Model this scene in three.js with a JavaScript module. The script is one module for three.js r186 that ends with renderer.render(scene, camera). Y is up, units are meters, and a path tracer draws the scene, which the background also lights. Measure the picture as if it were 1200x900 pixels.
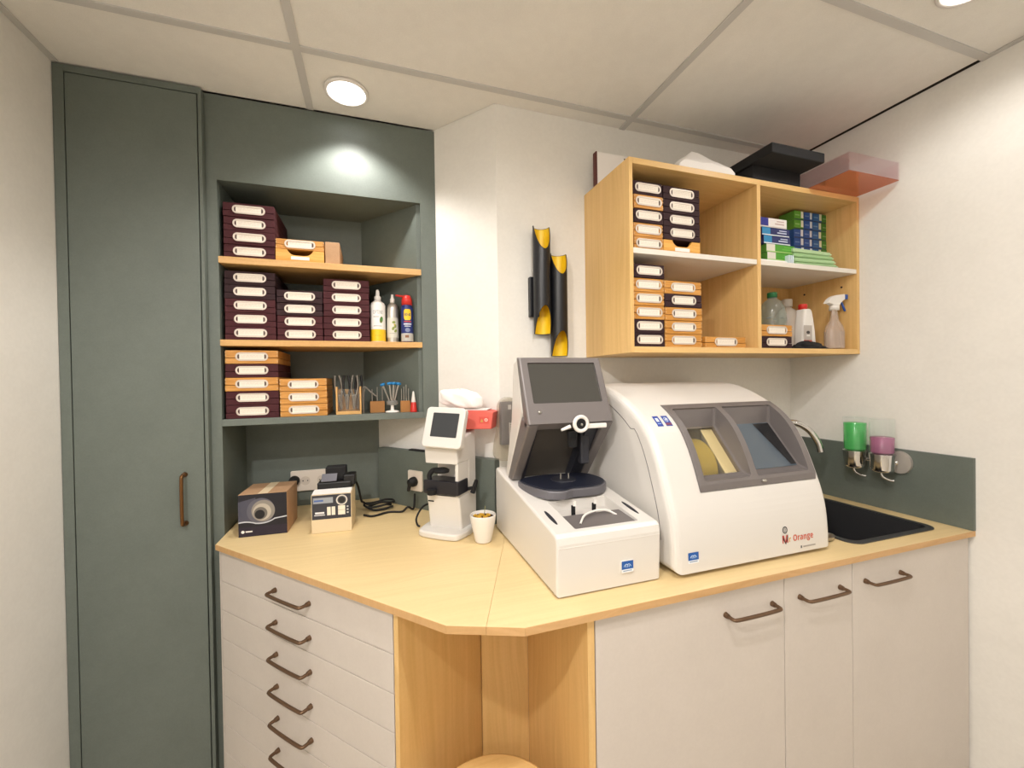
import * as THREE from 'three';
import { RoundedBoxGeometry } from 'three/addons/geometries/RoundedBoxGeometry.js';
import { mergeGeometries, toCreasedNormals } from 'three/addons/utils/BufferGeometryUtils.js';
import { RectAreaLightUniformsLib } from 'three/addons/lights/RectAreaLightUniformsLib.js';
import { Brush, Evaluator, SUBTRACTION } from 'three-bvh-csg';

// ------------------------------------------------------------------ camera, light, exposure
RectAreaLightUniformsLib.init();
const scene = new THREE.Scene();
scene.background = new THREE.Color(0x000000);
const FOCAL = 489.18, EYE = 1.43;
const camera = new THREE.PerspectiveCamera(2 * Math.atan(450 / FOCAL) * 180 / Math.PI, 1200 / 900, 0.02, 30);
camera.position.set(0, EYE, 0);
const D2R = Math.PI / 180;
camera.rotation.set(-0.5842 * D2R, -18.3666 * D2R, -0.8808 * D2R, 'YXZ');
camera.updateMatrixWorld(true);
scene.add(camera);
const renderer = new THREE.WebGLRenderer({ antialias: true });
renderer.toneMapping = THREE.LinearToneMapping;
renderer.toneMappingExposure = 1.7;
renderer.shadowMap.enabled = true;
renderer.shadowMap.type = THREE.PCFSoftShadowMap;
const CEIL = 2.445;
const LAMP_COLOR = new THREE.Color().setRGB(1.0, 0.955, 0.92);
// recessed ceiling downlights: x, z, candela, label
const LAMPS = [
  [-0.071, -1.575, 1.0, 'round recessed downlight in the ceiling above the green shelf niche'],
  [1.5, -0.655, 0.5, 'round recessed downlight in the ceiling tile beside the dark slit along the wall'],
  [0.3, -0.22, 2.3, 'round recessed downlight in the ceiling over the middle of the room'],
  [-0.64, 0.15, 4.4, 'round recessed downlight in the ceiling above the floor before the tall green cabinet'],
  [1.45, 0.6, 0.25, 'round recessed downlight in the ceiling along the sink wall'],
  [-0.55, 1.5, 2.8, 'added unseen round downlight giving fill light from close to the far end wall'],  // extra lamp added as fill, out of view behind the camera
];

// pixel of the photograph -> point on a plane of the room
const MAT = camera.matrixWorld.clone();
function ray(u, v) { return new THREE.Vector3((u - 600) / FOCAL, -(v - 450) / FOCAL, -1).transformDirection(MAT); }
function onX(u, v, x) { const d = ray(u, v); d.multiplyScalar(x / d.x); d.y += EYE; return d; }
function onY(u, v, y) { const d = ray(u, v); d.multiplyScalar((y - EYE) / d.y); d.y += EYE; return d; }
function onZ(u, v, z) { const d = ray(u, v); d.multiplyScalar(z / d.z); d.y += EYE; return d; }

// ------------------------------------------------------------------ helpers
let seed = 20240611;
function rnd() { seed = (seed * 1664525 + 1013904223) >>> 0; return seed / 4294967296; }
const V3 = (x, y, z) => new THREE.Vector3(x, y, z);
const taken = {};
function numbered(name) {
  if (!(name in taken)) { taken[name] = 0; return name; }
  taken[name]++;
  return name + '_' + String(taken[name]).padStart(3, '0');
}
function thing(name, label, category, pos = [0, 0, 0], turn = 0, group) {
  const o = new THREE.Group();
  o.name = numbered(name); scene.add(o);
  o.position.set(...pos); o.rotation.y = turn;
  o.userData = { label, category };
  if (group) o.userData.group = group;
  return o;
}
function part(name, geo, mat, parent, label) {
  const m = new THREE.Mesh(Array.isArray(geo) ? merge(geo) : geo, mat);
  m.name = name; m.castShadow = true; m.receiveShadow = true;
  parent.add(m);
  if (label) m.userData.label = label;
  return m;
}
function struct(name, geo, mat, label) {
  const m = part(name, geo, mat, scene);
  m.userData = { kind: 'structure', label, category: 'room shell' };
  return m;
}
function merge(list) {
  return mergeGeometries(list.map(g => {
    const h = g.index ? g.toNonIndexed() : g.clone();
    for (const k of Object.keys(h.attributes)) if (!['position', 'normal', 'uv'].includes(k)) h.deleteAttribute(k);
    if (!h.attributes.normal) h.computeVertexNormals();
    if (!h.attributes.uv) h.setAttribute('uv', new THREE.BufferAttribute(new Float32Array(h.attributes.position.count * 2), 2));
    h.clearGroups();
    return h;
  }));
}
// uv in metres from the local position; grain: axis along which u runs
function uvM(g, grain = 'x', ox = 0, oy = 0) {
  const h = g.index ? g.toNonIndexed() : g;
  if (!h.attributes.normal) h.computeVertexNormals();
  const p = h.attributes.position, n = h.attributes.normal, uv = new Float32Array(p.count * 2);
  for (let i = 0; i < p.count; i += 3) {
    let nx = 0, ny = 0, nz = 0;
    for (let k = 0; k < 3; k++) { nx += Math.abs(n.getX(i + k)); ny += Math.abs(n.getY(i + k)); nz += Math.abs(n.getZ(i + k)); }
    const a = nx >= ny && nx >= nz ? 'x' : ny >= nz ? 'y' : 'z';
    let ua, va;
    if (a !== grain) { ua = grain; va = ['x', 'y', 'z'].find(q => q !== a && q !== grain); }
    else { [ua, va] = ['x', 'y', 'z'].filter(q => q !== a); }
    for (let k = 0; k < 3; k++) {
      const c = { x: p.getX(i + k), y: p.getY(i + k), z: p.getZ(i + k) };
      uv[(i + k) * 2] = c[ua] + ox; uv[(i + k) * 2 + 1] = c[va] + oy;
    }
  }
  h.setAttribute('uv', new THREE.BufferAttribute(uv, 2));
  return h;
}
// box given by its centre (x, z) and base y
function bx(w, h, d, x = 0, y = 0, z = 0, r = 0) {
  const g = r > 0 ? new RoundedBoxGeometry(w, h, d, 2, Math.min(r, w / 2.01, h / 2.01, d / 2.01)) : new THREE.BoxGeometry(w, h, d);
  g.translate(x, y + h / 2, z); return g;
}
// box by extents
function ext(x0, x1, y0, y1, z0, z1, r = 0) { return bx(Math.abs(x1 - x0), y1 - y0, Math.abs(z1 - z0), (x0 + x1) / 2, y0, (z0 + z1) / 2, r); }
function cyl(r0, r1, h, x = 0, y = 0, z = 0, seg = 24) { const g = new THREE.CylinderGeometry(r1, r0, h, seg); g.translate(x, y + h / 2, z); return g; }
function lathe(pts, seg = 32) { return new THREE.LatheGeometry(pts.map(p => new THREE.Vector2(p[0], p[1])), seg); }
function tube(pts, r, seg = 24, rs = 8, closed = false, type = 'catmullrom') {
  return new THREE.TubeGeometry(new THREE.CatmullRomCurve3(pts.map(p => V3(...p)), closed, type, 0.5), seg, r, rs, closed);
}
function rod(a, b, r, rs = 8) { return new THREE.TubeGeometry(new THREE.LineCurve3(V3(...a), V3(...b)), 1, r, rs, false); }
function capRod(a, b, r0, r1 = r0, seg = 10) {
  const A = V3(...a), B = V3(...b), L = A.distanceTo(B);
  const g = new THREE.CylinderGeometry(r1, r0, L, seg); g.translate(0, L / 2, 0);
  g.applyQuaternion(new THREE.Quaternion().setFromUnitVectors(V3(0, 1, 0), B.clone().sub(A).normalize()));
  g.translate(A.x, A.y, A.z); return g;
}
// prism over a floor-plan polygon [[x, z], ...] from y0 to y1
function prism(poly, y0, y1, holes = [], bevel = 0) {
  const s = new THREE.Shape(poly.map(([x, z]) => new THREE.Vector2(x, -z)));
  for (const h of holes) s.holes.push(new THREE.Path(h.map(([x, z]) => new THREE.Vector2(x, -z))));
  const g = new THREE.ExtrudeGeometry(s, { depth: y1 - y0 - 2 * bevel, bevelEnabled: bevel > 0, bevelSize: bevel, bevelThickness: bevel, bevelOffset: -bevel, bevelSegments: 2 });
  g.rotateX(-Math.PI / 2); g.translate(0, y0 + bevel, 0); return g;
}
// extrude a front-view outline (x, y) from z0 back to z1 < z0
function plate(shape, z0, z1, bevel = 0, curve = 12) {
  const g = new THREE.ExtrudeGeometry(shape, { depth: z0 - z1 - 2 * bevel, bevelEnabled: bevel > 0, bevelSize: bevel, bevelThickness: bevel, bevelOffset: -bevel, bevelSegments: 2, curveSegments: curve });
  g.translate(0, 0, z1 + bevel); return g;
}
// extrude a side outline [[z, y], ...] from x0 to x1
function side(poly, x0, x1, bevel = 0, seg = 3) {
  const s = new THREE.Shape(poly.map(([z, y]) => new THREE.Vector2(-z, y)));
  const g = new THREE.ExtrudeGeometry(s, { depth: x1 - x0 - 2 * bevel, bevelEnabled: bevel > 0, bevelSize: bevel, bevelThickness: bevel, bevelOffset: -bevel, bevelSegments: seg });
  g.rotateY(Math.PI / 2); g.translate(x0 + bevel, 0, 0); return g;
}
function rrect(w, h, r, cx = 0, cy = 0, P = THREE.Shape) {
  const s = new P(), x = cx - w / 2, y = cy - h / 2;
  s.moveTo(x + r, y); s.lineTo(x + w - r, y); s.absarc(x + w - r, y + r, r, -Math.PI / 2, 0);
  s.lineTo(x + w, y + h - r); s.absarc(x + w - r, y + h - r, r, 0, Math.PI / 2);
  s.lineTo(x + r, y + h); s.absarc(x + r, y + h - r, r, Math.PI / 2, Math.PI);
  s.lineTo(x, y + r); s.absarc(x + r, y + r, r, Math.PI, 1.5 * Math.PI); return s;
}
function smoothPoly(pts, n = 40, closed = true) { return new THREE.CatmullRomCurve3(pts.map(p => V3(p[0], p[1], 0)), closed).getPoints(n).map(p => [p.x, p.y]); }
const csg = new Evaluator(); csg.useGroups = false; csg.attributes = ['position', 'normal', 'uv'];
function cut(geo, ...tools) {
  const prep = g => { const h = merge([g]); const b = new Brush(h); b.updateMatrixWorld(); return b; };
  let a = prep(geo);
  for (const t of tools) a = csg.evaluate(a, prep(t), SUBTRACTION);
  const g = a.geometry; g.clearGroups(); return g;
}

// ------------------------------------------------------------------ textures
function lattice(nx, ny) { const a = new Float32Array(nx * ny); for (let i = 0; i < a.length; i++) a[i] = rnd(); return (x, y) => {
  const xi = Math.floor(x), yi = Math.floor(y), fx = x - xi, fy = y - yi, sx = fx * fx * (3 - 2 * fx), sy = fy * fy * (3 - 2 * fy);
  const g = (i, j) => a[((j % ny + ny) % ny) * nx + ((i % nx + nx) % nx)];
  return (g(xi, yi) * (1 - sx) + g(xi + 1, yi) * sx) * (1 - sy) + (g(xi, yi + 1) * (1 - sx) + g(xi + 1, yi + 1) * sx) * sy; }; }
function dataTex(n, fn, metres, srgb = true) {
  const d = new Uint8Array(n * n * 4);
  for (let j = 0; j < n; j++) for (let i = 0; i < n; i++) { const c = fn(i / n, j / n); for (let k = 0; k < 3; k++) d[(j * n + i) * 4 + k] = Math.max(0, Math.min(255, c[k])); d[(j * n + i) * 4 + 3] = 255; }
  const t = new THREE.DataTexture(d, n, n, THREE.RGBAFormat);
  t.wrapS = t.wrapT = THREE.RepeatWrapping; t.magFilter = THREE.LinearFilter; t.minFilter = THREE.LinearFilter;
  t.repeat.set(1 / metres, 1 / metres); if (srgb) t.colorSpace = THREE.SRGBColorSpace; t.needsUpdate = true; return t;
}
function woodTex(base, amp, metres = 0.8) {
  const a = lattice(3, 96), b = lattice(6, 256), c = lattice(4, 9), d = lattice(200, 200);
  return dataTex(512, (u, v) => {
    const w = c(u * 4, v * 9) * 0.06;
    const s = (a(u * 3, (v + w) * 96) - 0.5) * 0.9 + (b(u * 6, (v + w) * 256) - 0.5) * 0.7 + (c(u * 4 + 2, v * 9 + 4) - 0.5) * 0.8 + (d(u * 200, v * 200) - 0.5) * 0.35;
    return [base[0] + amp * s, base[1] + amp * 1.1 * s, base[2] + amp * 1.3 * s];
  }, metres);
}
function mottleTex(base, amp, metres, fine = 128, n = 256) {
  const a = lattice(5, 5), b = lattice(21, 21), c = lattice(fine, fine);
  return dataTex(n, (u, v) => { const s = (a(u * 5, v * 5) - .5) * 0.9 + (b(u * 21, v * 21) - .5) * 0.6 + (c(u * fine, v * fine) - .5) * 0.9; return base.map(q => q + amp * s); }, metres);
}
function bumpTex(metres, fine = 128, n = 256) {
  const a = lattice(24, 24), c = lattice(fine, fine);
  return dataTex(n, (u, v) => { const s = 128 + 70 * ((a(u * 24, v * 24) - .5) * 0.8 + (c(u * fine, v * fine) - .5) * 1.2); return [s, s, s]; }, metres, false);
}
function print(w, h, draw) {
  const c = document.createElement('canvas'); c.width = w; c.height = h; const g = c.getContext('2d'); draw(g, w, h);
  const t = new THREE.CanvasTexture(c); t.colorSpace = THREE.SRGBColorSpace; return t;
}

// ------------------------------------------------------------------ materials
const std = (color, roughness = 0.5, metalness = 0, more = {}) => new THREE.MeshStandardMaterial({ color, roughness, metalness, ...more });
const phys = o => new THREE.MeshPhysicalMaterial(o);
const paintBump = bumpTex(0.25), fineBump = bumpTex(0.08);
const M = {
  wall: std(0xffffff, 0.85, 0, { map: mottleTex([234, 231, 224], 4, 0.9), bumpMap: paintBump, bumpScale: 0.00015 }),
  tile: std(0xffffff, 0.95, 0, { map: mottleTex([236, 233, 226], 5, 0.5, 256, 512), bumpMap: fineBump, bumpScale: 0.0005 }),
  bar: std(0xc9c7c3, 0.55),
  floor: std(0xffffff, 0.6, 0, { map: mottleTex([204, 194, 178], 12, 0.8) }),
  green: std(0xffffff, 0.5, 0, { map: mottleTex([104, 112, 105], 5, 0.4), bumpMap: fineBump, bumpScale: 0.0003 }),
  wood: std(0xffffff, 0.42, 0, { map: woodTex([232, 206, 154], 6) }),
  woodEdge: std(0xffffff, 0.5, 0, { map: woodTex([206, 164, 112], 8) }),
  woodPanel: std(0xffffff, 0.45, 0, { map: woodTex([214, 168, 104], 14) }),
  birch: std(0xffffff, 0.42, 0, { map: woodTex([226, 186, 122], 9) }),
  white: std(0xffffff, 0.4, 0, { map: mottleTex([210, 201, 192], 3, 0.6) }),
  melamine: std(0xe6e0d6, 0.4),
  bronze: std(0x745c48, 0.38, 0.75),
  brass: std(0x765434, 0.35, 0.85),
  burgundy: std(0xffffff, 0.8, 0, { map: mottleTex([68, 20, 27], 7, 0.15) }),
  plum: std(0xffffff, 0.8, 0, { map: mottleTex([46, 20, 26], 6, 0.15) }),
  orange: std(0xffffff, 0.5, 0, { map: woodTex([202, 142, 64], 22, 0.25) }),
  amber: std(0xffffff, 0.5, 0, { map: woodTex([226, 166, 76], 20, 0.25) }),
  holder: std(0xd6cabd, 0.4, 0.15),
  card: std(0xffffff, 0.8, 0, { map: print(128, 32, (g, w, h) => { g.fillStyle = '#efe6d8'; g.fillRect(0, 0, w, h); g.fillStyle = '#d6cbbe'; for (let i = 0; i < 3; i++) { let x = 12; while (x < w - 16) { const l = 5 + (x * 7 + i * 13) % 14; g.fillRect(x, 7 + i * 7, l, 2); x += l + 4; } } }) }),
  dark: std(0x15141a, 0.5), black: std(0x0c0c0e, 0.45), blackMatte: std(0x101013, 0.8), rubber: std(0x141414, 0.7),
  machine: std(0xdedad4, 0.32), machineGrey: std(0x7a7473, 0.42, 0.25), machineDark: std(0x2a2b33, 0.45), darkGrey: std(0x5b5856, 0.4, 0.2),
  platform: std(0x1a1f30, 0.5),
  screen: std(0x4c4c48, 0.16), screenBlue: std(0x6c7680, 0.15), screenShade: std(0x1d1e20, 0.15),
  chrome: std(0xd8d8d8, 0.12, 1), steel: std(0xb9b6b0, 0.28, 1), toolSteel: std(0x8b8781, 0.3, 1),
  gold: std(0xf2c81e, 0.4, 0.05), sconce: std(0x16171b, 0.38),
  plasticWhite: std(0xeae6e0, 0.4), socket: std(0xe8ddd0, 0.45),
  cardboard: std(0xffffff, 0.85, 0, { map: mottleTex([186, 148, 112], 8, 0.2) }),
  cream: std(0xe2cfac, 0.7),
  red: std(0xc8281e, 0.4), coral: std(0xe0685c, 0.7), blue: std(0x1f53a8, 0.4), skyBlue: std(0x2a86c8, 0.4),
  tissue: std(0xf4f0ec, 0.9),
  clear: phys({ color: 0xffffff, roughness: 0.05, transmission: 1, thickness: 0 }),
  clearMilky: phys({ color: 0xf4f2ee, roughness: 0.25, transmission: 0.85, thickness: 0 }),
  sink: std(0x343436, 0.38),
};
M.wallR = M.wall;

// ------------------------------------------------------------------ room shell
const XL = -0.936, XR = 1.906, ZF = 2.4, TOP = 2.62, ZB = -1.485, ZR = -2.05;
const JA = [0.02, -2.0], JB = [0.444, -1.485];                       // the slanting wall beside the niche
const JU = [0.424 / 0.667, 0.515 / 0.667], JN = [-JU[1], JU[0]];
struct('floor', uvM(ext(XL - 0.1, XR + 0.1, -0.08, 0, ZR - 0.1, ZF + 0.1)), M.floor, 'plain beige floor of the workshop room');
struct('wall_left', uvM(ext(XL - 0.1, XL, 0, TOP, ZR - 0.1, ZF + 0.1)), M.wall, 'white painted wall beside the tall green cabinet');
struct('wall_right', uvM(ext(XR, XR + 0.1, 0, CEIL + .003, ZR - 0.1, ZF + 0.1)), M.wallR, 'white painted wall beside the sink');
struct('wall_right_upper_shade', uvM(ext(XR, XR + 0.1, CEIL + .003, TOP, ZR - 0.1, ZF + 0.1)), std(0x2e2822, 0.95), 'wall above the suspended ceiling, coloured near black as shade in the ceiling slit');  // near-black colour stands in for the shade inside the ceiling slit
struct('wall_back', uvM(ext(JB[0], XR, 0, TOP, ZB - 0.12, ZB)), M.wall, 'white painted wall behind the wooden wall cabinet');
struct('wall_corner', uvM(prism([JA, JB, [JB[0], ZR], [JA[0], ZR]], 0, TOP)), M.wall, 'slanting white wall between the green niche and the back wall');
struct('wall_rear', uvM(ext(XL, JB[0], 0, TOP, ZR - 0.1, ZR)), M.wall, 'wall behind the green cabinet and niche');
struct('wall_front', uvM(ext(XL, XR, 0, TOP, ZF, ZF + 0.1)), M.wall, 'white painted wall opposite the counter');
const ceiling = struct('ceiling', uvM(ext(XL, XR, TOP, TOP + 0.08, ZR, ZF)), M.tile, 'suspended ceiling of large white tiles in a pale metal grid');
{
  const zb = [-1.413, -0.803, -0.193, 0.417, 1.027, 1.637, 2.247], xb = [-0.205, 0.982], hb = 0.012;
  const cols = [[XL, xb[0] - hb], [xb[0] + hb, xb[1] - hb], [xb[1] + hb, XR]];
  const rows = [[-1.716, zb[0] - hb], ...zb.slice(0, -1).map((z, i) => [z + hb, zb[i + 1] - hb]), [zb[6] + hb, ZF]];
  const y0 = CEIL + 0.004, y1 = CEIL + 0.019;
  rows.forEach(([za, zc], j) => cols.forEach(([xa, xc], i) => {
    let g;
    if (j === 0 && i === 1) g = prism([[xa, za], [xa, zc], [xc, zc], [xc, ZB + .001], [JB[0] - .002, ZB + .001], [0.2525, za]], y0, y1);
    else if (j === 0 && i === 2) g = prism([[xa, ZB + .001], [xa, zc], [xc - 0.001, zc], [xc - 0.001, ZB + .001]], y0, y1);
    else g = prism([[xa + (i ? 0 : .001), za], [xa + (i ? 0 : .001), zc], [i === 2 && j === 1 ? xc - 0.016 : xc - .001, zc], [i === 2 && j === 1 ? xc - 0.016 : xc - .001, za]], y0, y1);
    part('ceiling_tile', uvM(g, 'x', i * .13, j * .21), M.tile, ceiling);
  }));
  for (const z of zb) part('grid_bar', ext(XL + .001, XR - .001, CEIL, CEIL + 0.03, z - hb, z + hb), M.bar, ceiling);
  for (const x of xb) {
    const zs = [x > 0.4 ? ZB + .001 : -1.716, ...zb, ZF];
    for (let k = 0; k < zs.length - 1; k++) part('grid_bar', ext(x - hb, x + hb, CEIL, CEIL + 0.03, zs[k] + (k ? hb : 0), zs[k + 1] - (k === zs.length - 2 ? 0 : hb)), M.bar, ceiling);
  }
  part('edge_trim', ext(XR - 0.02, XR - .0005, CEIL, CEIL + 0.003, zb[1] + hb, ZF), M.bar, ceiling);
  part('edge_trim', ext(XL + .0005, XL + 0.02, CEIL, CEIL + 0.003, -1.69, ZF), M.bar, ceiling);
}
// downlights
for (const [x, z, cd, label] of LAMPS) {
  const t = thing('ceiling_downlight', label, 'lamp', [x, CEIL - 0.004, z]);
  part('trim_ring', lathe([[0.063, 0.004], [0.0625, -0.001], [0.066, -0.003], [0.073, -0.001], [0.074, 0.007], [0.063, 0.007], [0.063, 0.004]], 48), M.plasticWhite, t);
  const glow = std(0xffffff, 0.6, 0, { emissive: LAMP_COLOR.clone().lerp(new THREE.Color(1, 1, 1), 0.5), emissiveIntensity: 3 });
  part('lens', cyl(0.062, 0.0625, 0.005, 0, -0.0005, 0, 48), glow, t);
  const s = new THREE.SpotLight(LAMP_COLOR, cd, 0, (z < -1 ? 60 : 88) * D2R, z < -1 ? 0.3 : 0.35, 2);
  s.position.set(0, -0.012, 0); s.target.position.set(0, -2, 0); s.castShadow = true;
  s.shadow.mapSize.set(1024, 1024); s.shadow.radius = 2; s.shadow.bias = -0.0005;
  s.name = 'lamp_beam'; t.add(s); t.add(s.target); s.target.name = 'lamp_aim';
}

// ------------------------------------------------------------------ tall green cabinet
function makeHandle(len = 0.16, stand = 0.03, r = 0.0048) {            // lies along x, stands off along z
  const h = len / 2, k = 0.006;
  return merge([tube([[-h, 0, 0.002], [-h, 0, stand - k], [-h + k * .3, 0, stand - k * .3], [-h + k, 0, stand], [h - k, 0, stand], [h - k * .3, 0, stand - k * .3], [h, 0, stand - k], [h, 0, 0.002]], r, 60, 8, false, 'centripetal'),
    ...[-h, h].map(x => { const c = new THREE.CylinderGeometry(r * 1.35, r * 1.6, 0.010, 14); c.rotateX(Math.PI / 2); c.translate(x, 0, 0.005); return c; })]);
}
const handleGeo = makeHandle();
{
  const z0 = -1.692, z1 = -1.712, x0 = XL + .001, x1 = -0.5415, dl = -0.904, dr = -0.555, top = 2.418;
  const t = thing('tall_cabinet', 'tall grey-green cabinet with one full height door beside the white wall', 'cabinet', [0, 0, 0]);
  part('body', uvM(ext(x0, x1, 0, CEIL - .002, -2.045, z1 - .001), 'y'), M.green, t);
  part('stile', uvM(ext(x0, dl - .003, 0, CEIL - .002, z1, z0, .001), 'y'), M.green, t);
  part('stile', uvM(ext(dr + .003, x1, 0, CEIL - .002, z1, z0, .001), 'y'), M.green, t);
  part('top_rail', uvM(ext(dl - .003, dr + .003, top + .003, CEIL - .002, z1, z0, .001)), M.green, t);
  const d = part('door', uvM(ext(dl, dr, 0.06, top, z1 + .001, z0 + .001, .0015), 'y'), M.green, t);
  const hg = makeHandle(0.165, 0.028, 0.0055); hg.rotateZ(Math.PI / 2); hg.translate(-0.612, 1.043, z0 + .001);
  part('handle', hg, M.brass, d, 'slim bronze pull handle');
}
// ------------------------------------------------------------------ green niche with shelves
const NX0 = -0.508, NX1 = 0.191, NZ = -1.717, NB = -2.0, NT = 2.147;
const slant = z => NX1 + (z - (NZ)) * (0.231 / 0.283);               // right inner side of the niche
const SH = [1.305, 1.587, 1.880];                                     // shelf tops
{
  const t = thing('shelf_niche', 'grey-green built-in niche with wooden shelves of trays and bottles', 'shelf unit');
  const s = new THREE.Shape([[-0.541, 0.0], [NX0, 0.0], [NX0, 1.281], [0.2525, 1.281], [0.2525, CEIL - .002], [-0.541, CEIL - .002]].map(p => new THREE.Vector2(...p)));
  const hole = new THREE.Path([[NX0, 1.2815], [NX0, NT], [NX1, NT], [NX1, 1.2815]].map(p => new THREE.Vector2(...p)));
  // the front is a left post, a right post and a head panel
  part('front_panel', uvM(merge([ext(-0.541, NX0, 0, CEIL - .002, NZ - .018, NZ), ext(NX0, NX1, NT, CEIL - .002, NZ - .018, NZ), prism([[NX1, NZ], [0.2525, NZ], [0.2375, NZ - .018], [NX1, NZ - .018]], 1.281, CEIL - .002)]), 'y'), M.green, t);
  part('side_panel', uvM(ext(-0.541, NX0, 0, NT + .02, NB - .01, NZ - .0185), 'y'), M.green, t);
  const zq = NZ - .0185;
  part('side_panel', uvM(prism([[slant(zq), zq], [slant(zq) + .02, zq], [slant(NB) + .02, NB], [slant(NB), NB]], 1.281, NT + .02), 'y'), M.green, t);
  part('back_panel', uvM(ext(NX0, JA[0], 0.60, NT + .02, NB - .01, NB - .0005), 'y'), M.green, t);
  part('top_panel', uvM(prism([[NX0, zq], [slant(zq), zq], [slant(NB), NB], [NX0, NB]], NT, NT + .02)), M.green, t);
  const shelf = (y, h, m, z0) => part('shelf', uvM(prism([[NX0 + .0005, z0], [slant(z0) - .001 > NX1 ? NX1 - .0005 : slant(z0) - .001, z0], [slant(NB) - .001, NB], [NX0 + .0005, NB]], y - h, y, [], .0015)), m, t);
  shelf(SH[2], 0.024, M.woodPanel, NZ + .004); shelf(SH[1], 0.022, M.woodPanel, NZ + .004); shelf(SH[0], 0.024, M.green, NZ + .002);
}
// ------------------------------------------------------------------ worktops, splashbacks
const CT = 0.900, CB = 0.882;
{
  const seamF = [0.221, -0.867], seamB = [0.469, ZB + .001];
  const L = thing('worktop', 'pale wooden worktop of the drawer side reaching under the niche', 'worktop');
  const Lp = [[-0.505, -1.618], [0.141, -0.900], [seamF[0] - .0002, seamF[1] - .0003], [seamB[0] - .0002, seamB[1]], [JB[0] + .001, ZB + .001], [JB[0] - .002, ZB + .0005], [JA[0] - .001, NB + .001], [-0.5065, NB + .001]];
  part('board', uvM(prism(Lp, CB, CT, [], .001), 'x'), M.wood, L);
  const band = (a, b, parent) => { const dx = b[0] - a[0], dz = b[1] - a[1], l = Math.hypot(dx, dz), n = [-dz / l * .0012, dx / l * .0012]; part('edge_band', uvM(prism([a, b, [b[0] + n[0], b[1] + n[1]], [a[0] + n[0], a[1] + n[1]]], CB, CT - .0006)), M.woodEdge, parent, 'darker wooden edge strip'); };
  for (let k = 0; k < 2; k++) band(Lp[k], Lp[k + 1], L);
  const R = thing('worktop', 'pale wooden worktop of the sink side under the large white edging machine', 'worktop');
  const hole = rrect(0.40, 0.42, 0.035, 1.615, 1.105, THREE.Path).getPoints(8).map(p => [p.x, -p.y]);
  part('board', uvM(prism([[seamF[0] + .0002, seamF[1]], [0.298, -0.835], [XR - .001, -0.836], [XR - .001, ZB + .001], [seamB[0] + .0002, ZB + .001]], CB, CT, [hole], .001), 'x', .3, .17), M.wood, R);
  band([seamF[0] + .0002, seamF[1]], [0.298, -0.835], R); band([0.298, -0.835], [XR - .001, -0.836], R);
}
{
  const o = .034, off = (p, d) => [p[0] + JN[0] * d, p[1] + JN[1] * d], al = (p, d) => [p[0] + JU[0] * d, p[1] + JU[1] * d];
  const a = al(JA, .035), b = al(JB, -.005);
  const t = thing('splashback', 'grey-green splashback panel with a power socket on the slanting wall', 'splashback');
  part('panel', uvM(prism([off(a, .001), off(b, .001), off(al(b, -.0), o), off(a, o)], CT + .0005, 1.138, [], .001), 'y'), M.green, t);
  const t2 = thing('splashback', 'grey-green splashback panel beside the sink under the two dispensers', 'splashback');
  part('panel', uvM(ext(XR - .013, XR - .0005, CT + .0005, 1.144, ZB + .001, -0.834, .001), 'y'), M.green, t2);
  const t3 = thing('splashback', 'grey-green splashback panel behind the large white edging machine', 'splashback');
  part('panel', uvM(ext(0.475, XR - .0135, CT + .0005, 1.144, ZB + .0005, ZB + .011, .001), 'y'), M.green, t3);
}
// ------------------------------------------------------------------ drawer unit, corner recess, base cabinets
const DA = -48.08 * D2R;
{
  const t = thing('drawer_unit', 'white drawer unit of shallow drawers with bronze handles under the worktop', 'drawer unit', [-0.497, 0, -1.633], DA);
  const W = 0.7945, cs = Math.cos(DA), sn = Math.sin(DA);
  const toL = (x, z) => { const dx = x + 0.497, dz = z + 1.633; return [dx * cs - dz * sn, dx * sn + dz * cs]; };
  const back = [[0.255, -1.272], [0.255, -1.62], [-0.02, -1.955], [-0.490, -1.955]].map(p => toL(...p));
  part('body', uvM(prism([[0.004, -.019], [W, -.019], ...back], 0.06, CB - .001), 'y'), M.white, t);
  part('plinth', ext(0.02, W - .01, 0, 0.0595, -.06, -.04), M.white, t);
  part('side_edge', uvM(ext(-0.006, 0.001, 0.06, CB - .001, -.018, 0), 'y'), M.white, t);
  for (let k = 0; k < 8; k++) {
    const y1 = 0.8795 - .013 - k * 0.0962, y0 = y1 - 0.0942;
    const d = part('drawer', uvM(ext(0.003, W - .001, y0, y1 + (k ? 0 : .012), -.0185, 0, .0012), 'x', 0, k * .13), M.white, t);
    const hg = handleGeo.clone(); hg.translate(W / 2 - .004, y1 - .052, 0);
    part('handle', hg, M.bronze, d, 'bronze bar handle');
  }
}
{
  const t = thing('corner_recess', 'open wooden knee recess between the drawers and the base cabinets', 'cabinet');
  const n = [0.744, -0.668], u = [0.668, 0.744], a = [0.0355, -1.0405], q = (p, s, r) => [p[0] + n[0] * s + u[0] * r, p[1] + n[1] * s + u[1] * r];
  part('side_panel', uvM(prism([q(a, -.0, .0006), q(a, .0, .0146), q(a, .345, .0146), q(a, .345, .0006)], 0, CB - .001), 'y'), M.birch, t);
  part('back_panel', uvM(ext(0.303, 0.4545, 0, CB - .001, -1.265, -1.2505), 'y', .2), M.birch, t);
  part('side_panel', uvM(ext(0.455, 0.4725, 0, CB - .001, -1.25, -0.850), 'y', .4), M.birch, t);
}
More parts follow.
